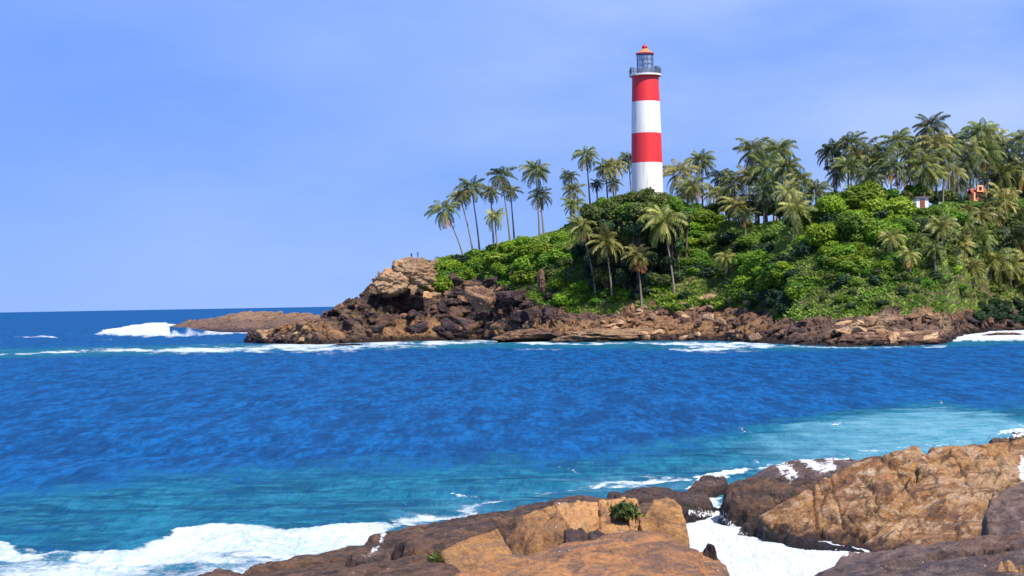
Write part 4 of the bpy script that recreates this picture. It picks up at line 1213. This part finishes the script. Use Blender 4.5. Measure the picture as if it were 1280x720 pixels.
def build_sea():
    e_near = np.linspace(.30, .0205, 640)                              # |slope| rows down to the far shore
    e_far = np.concatenate([np.linspace(.0203, .004, 46), np.geomspace(.0038, .00006, 22)])
    e = np.concatenate([[1.4, .8, .5, .38], e_near, e_far])
    a = np.concatenate([-np.geomspace(2.8, .40, 14), np.linspace(-.385, .385, 1500), np.geomspace(.40, 2.8, 14)])
    Yr = CAM[2] / e
    dY = np.gradient(Yr)
    A = np.repeat(a[None], len(e), 0); Y = np.repeat(Yr[:, None], len(a), 1); DY = np.repeat(np.abs(dY)[:, None], len(a), 1)
    X = A * Y
    px, py = project(X, Y, np.zeros_like(X))
    near = (Y < 900) & (np.abs(A) < .4)
    wq = np.zeros_like(X); wq2 = np.zeros_like(X)
    # warp so that the foam's edges are ragged: noise in metres, scaled to px
    n1 = fbm(X * .35, Y * .35, octs=4, s=101); n2 = fbm(X * .35 + 50, Y * .35, octs=4, s=102)
    n3 = fbm(X * 1.3, Y * 1.3, octs=4, s=103)
    far = sstep(90, 250, Y)
    wx = px + (1 - far) * 9 * n1 + far * 7 * fbm(px * .05, py * .3, octs=3, s=9)
    wy = py + (1 - far) * (5.5 * n2 + 3 * n3) + far * 1.3 * fbm(px * .06 + 30, py * .35, octs=3, s=11)
    foam = np.zeros_like(X)
    for P, soft, st in FOAM_POLY:
        P = np.array(P, float)
        m_ = (px > P[:, 0].min() - 40) & (px < P[:, 0].max() + 40) & (py > P[:, 1].min() - 30) & (py < P[:, 1].max() + 30) & (Y > 0)
        sdp = poly_sd(wx[m_], wy[m_], P)
        foam[m_] = np.maximum(foam[m_], st * (1 - sstep(-soft, soft, sdp)))
    foamP = foam.copy()
    for P, th, st in FOAM_LINE:
        Pn = np.array(P, float); th = np.array(th, float)
        m_ = (px > Pn[:, 0].min() - 30) & (px < Pn[:, 0].max() + 30) & (py > Pn[:, 1].min() - 20) & (py < Pn[:, 1].max() + 20)
        d, t = line_d(wx[m_], wy[m_], P)
        h = np.interp(t, np.arange(len(th)), th) * np.where(wy[m_] < 450, 1.5, 1.0)
        foam[m_] = np.maximum(foam[m_], st * (1 - sstep(h * .3, h * 1.5, d)))
        foam[m_] = np.maximum(foam[m_], .58 * (1 - sstep(h * .8, h * 3.2, d)) * (th.max() > 2.4))
    foam = foam * np.where((foamP > 1.3) | ((foamP > .9) & (far > .5)), 1, np.clip(.84 + .42 * (1 - far) * fbm(X * .30, Y * .16, octs=5, s=131) - .12 * far + .42 * far * fbm(px * .03, py * .3, octs=5, s=132, gain=.65), .1, 1.1))
    # shallow, sand-stirred turquoise
    line = np.interp(px, [-200, 0, 200, 400, 600, 800, 870, 1000, 1100, 1180, 1290, 1600], [622, 592, 570, 560, 556, 554, 548, 522, 508, 503, 520, 560])
    sh = sstep(0, 60, wy - line) * .60 * np.interp(px, [0, 300, 600, 900, 1200], [.62, .68, .85, 1.0, 1.0])
    sh2 = sstep(-6, 20, wy - line) * np.interp(px, [700, 860, 1000, 1180, 1400], [0, .35, .75, .95, .8])
    sh3 = sstep(0, 1, 1 - np.abs(poly_sd(wx, wy, [(480, 668), (560, 600), (700, 590), (860, 560), (900, 600), (700, 625), (560, 660)])) / 60) * .0
    edge, _ = line_d(wx, wy, [(250, 720), (440, 676), (560, 650), (640, 630), (765, 610), (860, 602), (960, 575), (1080, 565), (1290, 545)])
    sh4 = (1 - sstep(5, 60, edge)) * .55
    sh = np.clip(np.maximum(np.maximum(sh, sh2), sh4 * np.interp(px, [200, 450, 600], [.3, .9, 1])) + .10 * n1 * (sh > .05), 0, 1)
    sh = np.where(near, sh, 0) * (1 - sstep(.33, .40, np.abs(A)))
    shf = (1 - sstep(2, 9, line_d(wx, wy, [(-10, 442), (200, 438), (480, 431), (640, 430), (1000, 433), (1290, 425)])[0])) * .5
    sh = np.maximum(sh, shf * (Y < 500))
    # water motion
    wv = sea_waves(X, Y, DY)
    crest = sstep(.14, .34, wv) * (Y < 200) * sstep(.3, .9, fbm(X * .08, Y * .06, octs=2, s=55) + .25)
    Z = np.where(near, wv, 0) * (1 - .6 * np.clip(foam, 0, 1)) 
    big = sstep(.45, 1.1, foamP)
    churn = (.5 + .5 * fbm(X * .5, Y * .7, octs=4, s=201)) * .30 + np.abs(fbm(X * 3, Y * 3, octs=3, s=202)) * .04
    hgt = np.interp(Y, [40, 60, 120, 300, 600], [.12, .14, .3, .5, 1.0])
    Z = Z + near * big * hgt * (.35 + churn * 1.5)
    # breaking crest: near wave front and the splash at the spit
    d1, _ = line_d(px, py, [(-10, 690), (22, 698), (90, 704), (160, 698), (220, 678), (262, 671), (360, 672), (420, 669), (480, 666)])
    Z = Z + near * .22 * np.exp(-(d1 / 8.0) ** 2) * (.3 + churn * 3.0) * (Y < 90)
    ds, _ = line_d(X, Y, [tuple(at_z(140, 418, 0)[:2]), tuple(at_z(180, 418, 0)[:2]), tuple(at_z(214, 418, 0)[:2])])
    Z = Z + near * 2.6 * np.exp(-(ds / 13.0) ** 2) * sstep(125, 185, px) * (.95 + .25 * perlin(px * .08, py * .08, s=7))
    Z = Z - near * np.where((px > 300) & (Y > 250) & (Y < 500), 0.0, 0)
    me = raw_mesh('sea', np.stack([X, Y, Z], -1).reshape(-1, 3), grid_faces(*X.shape)[:, ::-1])
    vattr(me, 'foam', np.clip(foam + .0 * crest, 0, 2).ravel()); vattr(me, 'shallow', sh.ravel())
    mt, nt, bs, out = mat('sea_water')
    geo = N(nt, 'ShaderNodeNewGeometry'); pos = geo.outputs['Position']
    fo = N(nt, 'ShaderNodeAttribute'); fo.attribute_name = 'foam'; fo = fo.outputs['Fac']
    shn = N(nt, 'ShaderNodeAttribute'); shn.attribute_name = 'shallow'; shn = shn.outputs['Fac']
    mp = N(nt, 'ShaderNodeMapping'); mp.inputs['Scale'].default_value = (.62, 1.0, 1.0); mp.inputs['Rotation'].default_value = (0, 0, .12)
    nt.links.new(pos, mp.inputs[0]); wpos = mp.outputs[0]
    a1 = noise(nt, wpos, 3.2, 4, .6); a2 = noise(nt, wpos, .9, 4, .6, .4); a3 = noise(nt, wpos, .22, 4, .6, .3); a4 = noise(nt, wpos, .05, 4, .6)
    mp2 = N(nt, 'ShaderNodeMapping'); mp2.inputs['Scale'].default_value = (2.0, .42, 1.0); mp2.inputs['Rotation'].default_value = (0, 0, -.05)
    nt.links.new(pos, mp2.inputs[0]); a5 = noise(nt, mp2.outputs[0], 1.0, 5, .62, .3)       # choppy wind sea
    mp3 = N(nt, 'ShaderNodeMapping'); mp3.inputs['Scale'].default_value = (.55, .11, 1.0)
    nt.links.new(pos, mp3.inputs[0]); a6 = noise(nt, mp3.outputs[0], 1.0, 5, .62, .3)
    deep = mixc(nt, mrange(nt, a4, .35, .65), (.001, .048, .150), (.0015, .062, .188))
    deep = mixc(nt, mrange(nt, a5, .42, .58, 0, .95), deep, (.004, .090, .265))  # from here light and dark ripples paint wave shading into the colour
    deep = mixc(nt, mrange(nt, a6, .44, .60, 0, .65), deep, (.001, .028, .095))
    deep = mixc(nt, mrange(nt, a2, .50, .66, 0, .35), deep, (.0008, .022, .075))
    teal = mixc(nt, mrange(nt, a3, .38, .62), (.0015, .052, .095), (.005, .105, .165))
    teal = mixc(nt, mrange(nt, a1, .50, .70, 0, .3), teal, (.002, .050, .11))
    teal = mixc(nt, mrange(nt, a2, .42, .66, 0, .7), teal, (.02, .165, .25))
    teal = mixc(nt, mrange(nt, a5, .47, .62, 0, .55), teal, (.001, .045, .13))  # darker ripples: small wave shading painted into the teal
    pale = mixc(nt, mrange(nt, a2, .35, .65), (.055, .20, .27), (.12, .28, .34))
    col = mixc(nt, mrange(nt, shn, .02, .42), deep, teal)
    col = mixc(nt, mrange(nt, shn, .45, .95), col, pale)
    # foam: solid where strong, lacy where weak
    l1 = noise(nt, pos, 1.6, 8, .72, 1.4); l2 = noise(nt, pos, 6.0, 6, .7, .8)
    lac = math_(nt, 'ADD', math_(nt, 'MULTIPLY', l1, .7), math_(nt, 'MULTIPLY', l2, .3))
    fm = math_(nt, 'SUBTRACT', math_(nt, 'ADD', fo, lac), 1.0)
    fmask = mrange(nt, fm, -.09, .32)
    # scattered little whitecaps in the shallows
    wc = math_(nt, 'MULTIPLY', mrange(nt, noise(nt, wpos, 1.1, 6, .7, .8), .69, .76), mrange(nt, shn, .25, .8, 0, .8))
    fmask = math_(nt, 'MAXIMUM', fmask, wc)
    fcol = mixc(nt, mrange(nt, math_(nt, 'ADD', lac, math_(nt, 'MULTIPLY', math_(nt, 'MAXIMUM', math_(nt, 'SUBTRACT', fo, .95), 0.0), .28)), .38, .58), (.29, .40, .46), (.48, .50, .515))  # bluish grey patches paint body shading into the white foam
    col = mixc(nt, fmask, col, fcol)
    b = bump(nt, a4, .5, 4.0); b = bump(nt, a6, .6, 5.0, b); b = bump(nt, a5, .8, .8, b); b = bump(nt, a3, .6, .7, b); b = bump(nt, a2, .6, .20, b); b = bump(nt, a1, .5, .05, b)
    b = bump(nt, math_(nt, 'MULTIPLY', l1, fmask), .6, .16, b)
    dif = N(nt, 'ShaderNodeBsdfDiffuse'); nt.links.new(col, dif.inputs[0])
    bd_ = bump(nt, a6, .35, 2.0); bd_ = bump(nt, a3, .35, .35, bd_); bd_ = bump(nt, math_(nt, 'MULTIPLY', lac, fmask), .55, .12, bd_); nt.links.new(bd_, dif.inputs['Normal'])
    gls = N(nt, 'ShaderNodeBsdfGlossy'); gls.inputs['Roughness'].default_value = .22; nt.links.new(b, gls.inputs['Normal'])
    fr = N(nt, 'ShaderNodeFresnel'); fr.inputs['IOR'].default_value = 1.33; nt.links.new(b, fr.inputs['Normal'])
    fc = math_(nt, 'MULTIPLY', math_(nt, 'MINIMUM', math_(nt, 'MULTIPLY', fr.outputs[0], .55), .10), math_(nt, 'SUBTRACT', 1.0, fmask))
    ms = N(nt, 'ShaderNodeMixShader'); nt.links.new(fc, ms.inputs[0]); nt.links.new(dif.outputs[0], ms.inputs[1]); nt.links.new(gls.outputs[0], ms.inputs[2])
    nt.links.new(ms.outputs[0], out.inputs[0]); nt.nodes.remove(bs)
    tag(link('sea', me, mt), kind='structure')
build_sea()

# ------------------------------------------------------------------ foreground rocks
def slab(name, pts, mt, label, r=.35, steep=2.6, cell=1.6, camp=.10, groove=.10, dome=.0, rough=.06, seed=0, cracks=(), zmin=-.7, res=(.045, .06), warp=.18, cat='rock', stretch=1.0, rot=.5, group=None, ledge=0.0):
    P = np.array(pts, float)
    P = np.array([(p[0], p[1], p[2] if p[2] < 15 else CAM[2] + float(ae(p[0], p[1])[1]) * p[2]) for p in P])   # third value: height, or distance when above 15
    W = at_z(P[:, 0], P[:, 1], P[:, 2])
    Am = np.c_[W[:, 0], W[:, 1], np.ones(len(W))]
    co, *_ = np.linalg.lstsq(Am, W[:, 2], rcond=None)
    pad = r + (max(W[:, 2]) - zmin) / steep + .3
    x = np.arange(W[:, 0].min() - pad, W[:, 0].max() + pad, res[0]); y = np.arange(W[:, 1].min() - pad, W[:, 1].max() + pad, res[1])
    X, Y = np.meshgrid(x, y)
    wx = X + warp * fbm(X * .8 + seed, Y * .8, octs=4, s=seed + 1); wy = Y + warp * fbm(X * .8 + seed + 40, Y * .8, octs=4, s=seed + 2)
    sdv = poly_sd(wx, wy, W[:, :2])
    Z = co[0] * X + co[1] * Y + co[2]
    # smoothly follow the given corner heights beyond the best plane
    res_ = W[:, 2] - Am @ co; wsum = np.zeros_like(X); acc = np.zeros_like(X)
    for (wx_, wy_, _), rr in zip(W, res_):
        wt = 1 / ((X - wx_) ** 2 + (Y - wy_) ** 2 + .25); acc += wt * rr; wsum += wt
    Z = Z + acc / wsum
    cr, sr = math.cos(rot), math.sin(rot)
    u = (wx * cr + wy * sr) / (cell * stretch); v = (-wx * sr + wy * cr) / cell
    f1, f2, rid, vx, vy = cells(u + seed * 3.1, v, seed + 3)
    Z = Z + ledge * (rid * 7.3 % 1 - .5) * 2.4
    Z = Z + camp * ((rid - .5) * 2 + vx * (rid * 5 % 1 - .5) * 2.2 + vy * (rid * 11 % 1 - .5) * 2.2) - groove * np.exp(-((f2 - f1) / .07) ** 2)
    h1, h2, rid2, qx, qy = cells(u * 2.7 + 9, v * 2.7, seed + 6)
    Z = Z + camp * .35 * (rid2 - .5) * 2 - groove * .35 * np.exp(-((h2 - h1) / .09) ** 2) * (rid > .45)
    for c in cracks:
        rr_ = ray([q[0] for q in c[0]], [q[1] for q in c[0]])
        tq = (co[2] - CAM[2]) / (rr_[:, 2] - co[0] * rr_[:, 0] - co[1] * rr_[:, 1]); cp = CAM + rr_ * tq[:, None]
        d, t = line_d(X + .12 * fbm(X * 1.5, Y * 1.5, octs=3, s=seed + 21), Y + .25 * fbm(X * 1.5 + 4, Y * 1.5, octs=3, s=seed + 22), cp[:, :2])
        Z = Z - c[1] * np.exp(-(d / c[2]) ** 2)
    din = -sdv
    if dome: Z = Z + dome * sstep(0, 1.6, din)
    q = np.clip(din, 0, r)
    Z = Z - (r - np.sqrt(np.maximum(r * r - (r - q) ** 2, 0)))
    Z = np.where(sdv > 0, Z - r * .15 - sdv * steep * (1 + .35 * fbm(X * 1.1, Y * 1.1, octs=3, s=seed + 12)), Z)
    Z = Z + rough * fbm(X * 1.4, Y * 1.4, octs=5, s=seed + 30, gain=.55) * 1.5 + rough * .35 * fbm(X * 6, Y * 6, octs=3, s=seed + 33)
    keep = Z > zmin
    Z = np.maximum(Z, zmin - .3)
    X = X + rough * 1.6 * fbm(X * 1.5, Y * 1.5, Z * 2.2, 4, seed + 40); Y = Y + rough * 1.6 * fbm(X * 1.5 + 8, Y * 1.5, Z * 2.2, 4, seed + 41)
    Vv = np.stack([X, Y, Z], -1).reshape(-1, 3); Fq = grid_faces(*X.shape, keep)
    Vv, Fq, _ = compact(Vv, Fq)
    ppx, ppy = project(Vv[:, 0], Vv[:, 1], Vv[:, 2]); fo = np.zeros(len(Vv))
    for L_, wd in STREAKS:
        fo = np.maximum(fo, .8 * (1 - sstep(wd * .2, wd * 1.5, line_d(ppx + 2.5 * fbm(ppx * .12, ppy * .12, octs=3, s=3), ppy, L_)[0])))
    c0 = Vv[:, :2].mean(0); Vv = Vv - [c0[0], c0[1], 0]
    me = raw_mesh(name, Vv, Fq, True); vattr(me, 'foam', fo)
    o = link(name, me, mt, None, (c0[0], c0[1], 0))
    tag(o, label, cat, group)
    return o

STREAKS = [([(480, 667), (474, 680), (467, 690)], 3), ([(972, 573), (980, 584), (990, 593)], 8), ([(1005, 574), (1022, 584), (1040, 584)], 7), ([(1034, 572), (1060, 569)], 6),
           ([(1277, 572), (1279, 600)], 5), ([(1262, 545), (1290, 542)], 3), ([(895, 592), (930, 587), (960, 578)], 5),
           ([(985, 690), (1060, 692)], 4), ([(862, 640), (900, 644), (930, 668)], 4)]
# left shelf
slab('rock_shelf', [(236, 724, 1.1), (300, 707, 1.0), (370, 692, 1.0), (440, 681, 1.0), (470, 670, 1.1), (515, 658, 1.2), (560, 651, 1.2), (610, 638, 1.3), (660, 627, 1.4), (705, 619, 1.4), (765, 613, 1.4),
                    (810, 618, 1.2), (845, 624, .8), (848, 655, .4), (868, 700, .3), (885, 760, .3), (890, 860, .6), (236, 860, 1.4)],
     M_brown, 'long dark brown wet rock shelf sloping into the sea at the lower left', r=.5, cell=2.2, camp=0.07, groove=0.09, ledge=0.1, rough=0.045, seed=1, stretch=2.4, rot=.75, res=(.06, .08))
slab('rock_hump', [(436, 682, 1.4), (452, 671, 1.7), (475, 667, 1.7), (488, 672, 1.6), (480, 690, 1.3), (445, 694, 1.2)], M_grey,
     'small rounded dark rock at the surf with water running off its right side', r=.45, cell=1.2, camp=0.03, groove=0.03, rough=0.03, seed=2)
slab('rock_ledge', [(495, 668, 1.7), (560, 655, 1.8), (615, 642, 1.9), (640, 640, 1.9), (625, 655, 1.8), (560, 682, 1.7), (500, 690, 1.5)], M_brown,
     'dark brown upper ledge left of the square tan block', r=.3, cell=1.3, camp=0.05, groove=0.06, ledge=0.05, rough=0.04, seed=4, stretch=2.0, rot=.7)
slab('rock_slab', [(440, 706, 1.8), (500, 694, 1.9), (545, 692, 1.9), (575, 706, 1.9), (580, 760, 2.0), (400, 760, 1.7), (400, 722, 1.7)], M_brown,
     'low dark brown slab at the bottom edge left of the square tan block', r=.35, cell=1.8, camp=0.04, groove=0.05, ledge=0.05, rough=0.03, seed=5, stretch=2.0, rot=.6)
slab('rock_block', [(549, 689, 41.6), (585, 671, 42.0), (622, 656, 42.3), (641, 690, 41.5), (600, 704, 41.1), (566, 717, 40.7)], M_block,
     'square tan block with a flat bright face leaning on the shelf', r=.08, steep=6, cell=3.2, camp=.01, groove=.015, rough=.014, seed=6, warp=.05, res=(.025, .03))
slab('rock_block', [(632, 650, 43.6), (668, 637, 43.8), (690, 633, 43.8), (704, 648, 43.0), (708, 664, 42.6), (690, 676, 42.3), (650, 686, 42.2)], M_block,
     'tan block right of the square one, behind the dark gap', r=.06, steep=7, cell=1.5, camp=.04, groove=.06, rough=.018, ledge=.06, seed=7, warp=.08, res=(.03, .04),
     cracks=[([(626, 648), (640, 668), (652, 690)], .5, .28, 2.6), ([(690, 676), (670, 684), (655, 690)], .4, .2, 2.0)])
slab('rock_block', [(688, 630, 44.2), (712, 623, 44.3), (745, 620, 44.3), (752, 650, 43.2), (738, 664, 42.8), (706, 660, 42.8)], M_tan,
     'cracked tan rock with dark hollows left of the green plant', r=.15, steep=4, cell=.9, camp=.06, groove=.14, ledge=0.05, rough=.035, seed=8, res=(.03, .04))
slab('rock_block', [(745, 618, 44.3), (775, 614, 44.4), (800, 619, 44.2), (795, 650, 43.0), (772, 668, 42.6), (752, 666, 42.6)], M_tan,
     'split tan rock on which the green plant grows', r=.14, steep=4, cell=.8, camp=.07, groove=.14, ledge=0.05, rough=.03, seed=9, res=(.03, .04))
slab('rock_block', [(706, 663, 42.2), (735, 657, 42.4), (765, 668, 42.1), (770, 684, 41.6), (715, 684, 41.6)], M_dark,  # dark material stands for the black shade in hollows between blocks
     'knobbly rock under the cracked tan rock, dark colour standing for shaded hollows', r=.2, steep=3.5, cell=.6, camp=.10, groove=.12, rough=.05, seed=10, res=(.03, .04))
slab('rock_block', [(796, 632, 43.6), (820, 622, 43.9), (848, 619, 43.9), (860, 630, 43.7), (862, 655, 43.2), (858, 676, 42.8), (838, 684, 42.5), (816, 674, 42.5), (800, 655, 42.9)], M_block,
     'tan rounded block with a worn hollow on its left, beside the white channel', r=.16, steep=12, zmin=.9, cell=1.6, camp=.02, groove=.03, rough=.02, seed=11, res=(.025, .03),
     cracks=[([(812, 645), (822, 662), (834, 676)], .30, .30, 2.4)])
slab('rock_slab', [(560, 722, 37.6), (600, 706, 38.4), (650, 690, 39.2), (720, 674, 39.9), (790, 658, 40.6), (836, 662, 40.4), (870, 688, 39.2), (888, 740, 37.0), (870, 860, 30), (550, 860, 30)], M_slab,
     'broad smooth orange brown slab at the bottom edge in front of the blocks', r=.2, cell=2.2, camp=.03, groove=.06, rough=.022, ledge=.05, seed=12, stretch=1.8, rot=.4,
     cracks=[([(600, 712), (680, 696), (760, 690)], .10, .08, 2.3), ([(700, 722), (740, 700), (790, 690)], .08, .10, 2.3)])
slab('rock', [(868, 690, 1.1), (890, 684, 1.2), (905, 696, 1.0), (914, 722, .9), (880, 735, 1.0), (858, 712, 1.1)], M_slab,
     'brown rock dipping into the right side of the white channel mouth', r=.35, steep=7, cell=1.1, camp=.05, groove=.05, rough=.035, seed=13)
slab('boulder', [(874, 678, 1.35), (888, 672, 1.6), (898, 678, 1.5), (896, 688, 1.2), (878, 689, 1.1)], M_dark,
     'small round dark boulder at the left edge of the white channel', r=.35, steep=4, cell=.8, camp=0.03, groove=0.02, rough=0.03, seed=14, res=(.03, .04))
# dark wet rocks around the channel
slab('rock', [(756, 612, 1.5), (790, 608, 1.5), (840, 608, 1.3), (886, 611, 1.1), (888, 622, .9), (820, 625, 1.1), (770, 622, 1.3)], M_dark,
     'dark flat wet rock strip behind the tan blocks at the sea edge', r=.3, steep=3, cell=1.1, camp=0.08, groove=0.09, rough=0.05, seed=15, stretch=2, rot=.1)
slab('rock', [(862, 606, .9), (875, 597, 1.0), (905, 592, 1.0), (908, 601, .9), (880, 610, .7)], M_dark,
     'dark pointed rock in the sea left of the white cascade', r=.25, steep=3, cell=.9, camp=0.06, groove=0.06, rough=0.05, seed=16)
slab('rock', [(862, 630, .3), (880, 617, .8), (915, 616, 1.0), (948, 626, .8), (955, 650, .3), (940, 656, .1), (905, 640, .1)], M_dark,
     'dark broken wet rock bridging the head of the white channel', r=.3, steep=3, cell=.8, camp=0.1, groove=0.1, rough=0.06, seed=17)
slab('rock', [(903, 612, 60), (912, 598, 61.5), (950, 591, 61.5), (1005, 592, 61), (1036, 592, 60.4), (1010, 612, 59.2), (955, 634, 58.6), (920, 624, 59.2)], M_brown,
     'reddish brown rounded rock right of the white cascade', r=.5, steep=3, cell=1.5, camp=0.06, groove=0.09, ledge=0.05, rough=0.04, seed=18, dome=.1)
slab('rock', [(922, 600, 1.0), (948, 582, 1.4), (985, 574, 1.6), (1040, 571, 1.7), (1085, 572, 1.8), (1060, 590, 1.6), (980, 602, 1.1)], M_grey,
     'dark grey humped rock at the sea edge streaked with running white water', r=.6, steep=2.6, cell=1.8, camp=0.04, groove=0.04, rough=0.03, seed=19, dome=.1)
slab('rock', [(925, 650, .7), (955, 648, .8), (990, 660, .7), (1040, 670, .5), (1086, 684, .3), (1070, 692, .1), (1000, 688, .1), (955, 678, .1), (925, 662, .1)], M_dark,
     'dark wet foot of the great tan rock along the white channel', r=.3, steep=2.6, cell=.9, camp=0.08, groove=0.08, rough=0.05, seed=20)
# the great tan rock
slab('great_rock', [(948, 640, 57.5), (980, 614, 57.5), (1018, 596, 57.5), (1056, 578, 57.8), (1082, 563, 58.2), (1130, 557, 58.2), (1180, 555, 57.8), (1232, 550, 57.2), (1268, 551, 57.0), (1320, 551, 56.4), (1330, 610, 53.0), (1255, 640, 51.6),
                    (1226, 680, 50.0), (1180, 694, 50.3), (1110, 702, 50.8), (1074, 690, 53.0), (1030, 676, 54.8), (988, 670, 55.7), (962, 658, 56.8)],
     M_great, 'great tan rock slab with diagonal cracks filling the right foreground', r=.14, steep=5, cell=1.5, camp=.05, groove=.12, rough=.018, ledge=.07, seed=23, stretch=2.8, rot=.62, warp=.14, res=(.03, .035),
     cracks=[([(1002, 640), (1035, 618), (1075, 594), (1112, 573)], 0.18, 0.050, 2), ([(1050, 664), (1085, 636), (1130, 606), (1185, 570)], 0.21, 0.056, 2), ([(1128, 668), (1170, 634), (1215, 604), (1262, 580)], 0.18, 0.056, 2), ([(1090, 575), (1125, 600), (1150, 625)], 0.12, 0.043, 2), ([(1185, 560), (1205, 590), (1215, 620)], 0.12, 0.043, 2), ([(1035, 606), (1050, 630), (1056, 650)], 0.14, 0.050, 2), ([(1118, 592), (1136, 580), (1156, 564)], .5, .13, 2), ([(1098, 650), (1128, 632), (1160, 612)], .5, .13, 2), ([(1072, 668), (1098, 650)], .5, .13, 2),
             ([(1018, 602), (1069, 580), (1116, 574)], 0.26, 0.081, 3.0), ([(1013, 615), (1019, 642), (1030, 655)], 0.23, 0.087, 2.1), ([(1213, 574), (1232, 565)], 0.30, 0.074, 3.4),
             ([(1075, 603), (1090, 615), (1096, 634)], 0.19, 0.081, 2.5), ([(1222, 640), (1238, 612), (1275, 592)], .5, .13, 2), ([(1144, 600), (1146, 588)], 0.30, 0.081, 2.9),
             ([(1110, 672), (1150, 650), (1176, 640)], 0.22, 0.081, 1.6), ([(1030, 660), (1060, 655), (1085, 660)], 0.23, 0.124, 1.4), ([(1120, 610), (1128, 600), (1140, 596)], 0.30, 0.180, 2.7), ([(1020, 650), (1035, 640), (1060, 648)], 0.19, 0.105, 1.8)])
slab('rock_block', [(1226, 636, 48.2), (1240, 614, 48.8), (1270, 600, 49.2), (1310, 590, 49.4), (1310, 668, 47.0), (1262, 666, 47.0), (1236, 662, 47.2)], M_grey,
     'dark grey brown block at the right edge below the great tan rock', r=.18, steep=5, cell=2.4, camp=.03, groove=.04, ledge=0.05, rough=.022, seed=24)
slab('rock_shelf', [(1005, 726, 1.5), (1030, 708, 1.65), (1062, 694, 1.8), (1120, 684, 2.0), (1170, 680, 2.1), (1235, 672, 2.2), (1310, 668, 2.4), (1330, 860, 2.6), (1000, 860, 2.0)], M_grey,
     'dark purple grey wet rock shelf at the lower right corner', r=.45, cell=1.6, camp=0.06, groove=0.08, ledge=0.09, rough=0.045, seed=25, stretch=2.2, rot=.2)
slab('rock', [(1252, 690, 2.9), (1266, 684, 3.0), (1285, 690, 3.0), (1290, 706, 2.7), (1262, 708, 2.6)], M_tan,
     'small pale tan rock lying on the grey shelf in the lower right corner', r=.2, steep=4, cell=.8, camp=0.05, groove=0.05, rough=0.03, seed=26)
slab('rock', [(1228, 552, 60), (1256, 545, 60.5), (1300, 538, 61), (1340, 550, 60), (1310, 556, 58.5), (1268, 556, 58.5), (1240, 558, 59)], M_brown,
     'dark broken rocks at the top right end of the great tan rock', r=.25, steep=3, cell=.6, camp=0.12, groove=0.12, rough=0.06, seed=27)

# plants growing on the near rocks
def near_plant(px, py, z, R, n, mt, label):
    p = at_z(px, py, z); p[2] = min(p[2], drop(p[0], p[1], p[2] + 3, p[2]) + .12); r = np.random.default_rng(int(px))
    D = r.normal(size=(n, 3)); D /= np.linalg.norm(D, axis=1)[:, None]; D[:, 2] = np.abs(D[:, 2])
    rad = R * (1 + .35 * fbm(D[:, 0] * 2.5, D[:, 1] * 2.5, D[:, 2] * 2.5, 3, 5)) * r.uniform(.55, 1.05, n)
    P = D * rad[:, None] * np.array([1.0, 1.0, .9])
    Nn = D + r.normal(size=D.shape) * .6; Nn /= np.linalg.norm(Nn, axis=1)[:, None]
    T = np.cross(Nn, r.normal(size=D.shape)); T /= np.linalg.norm(T, axis=1)[:, None]; B = np.cross(Nn, T)
    s = (.05 * r.uniform(.6, 1.4, n))[:, None]
    V = np.stack([P - T * s * 1.6, P - B * s * .6, P + T * s * 1.6, P + B * s * .6], 1).reshape(-1, 3)
    me = raw_mesh('plant', V, np.arange(4 * n).reshape(-1, 4), False)
    vattr(me, 'rnd', np.repeat(np.clip(r.normal(.45, .3, n), 0, 1), 4))
    o = link('plant', me, mt, None, tuple(p)); tag(o, label, 'plant')
near_plant(781, 643, 2.75, .37, 1700, L_olive, 'leafy green plant growing in a cleft between the tan blocks')
near_plant(795, 654, 2.4, .30, 900, L_mid, 'lower green tuft trailing below the leafy plant between the tan blocks')
near_plant(543, 700, 1.9, .16, 350, L_olive, 'small green tuft at the left foot of the square tan block')

# rocky ground under and behind the viewpoint
def build_near_ground():
    X, Y = np.meshgrid(np.linspace(-60, 60, 240), np.linspace(-40, 31, 150))
    Z = np.interp(Y, [-40, 10, 22, 31], [6, 5.2, 1.6, -.6]) * np.interp(X, [-60, -14, -6, 60], [0, .3, 1, 1]) - .4 + .5 * fbm(X * .3, Y * .3, octs=5, s=300)
    me = raw_mesh('ground', np.stack([X, Y, Z], -1).reshape(-1, 3), grid_faces(*X.shape))
    tag(link('rocky_ground', me, M_brown), kind='structure')
build_near_ground()
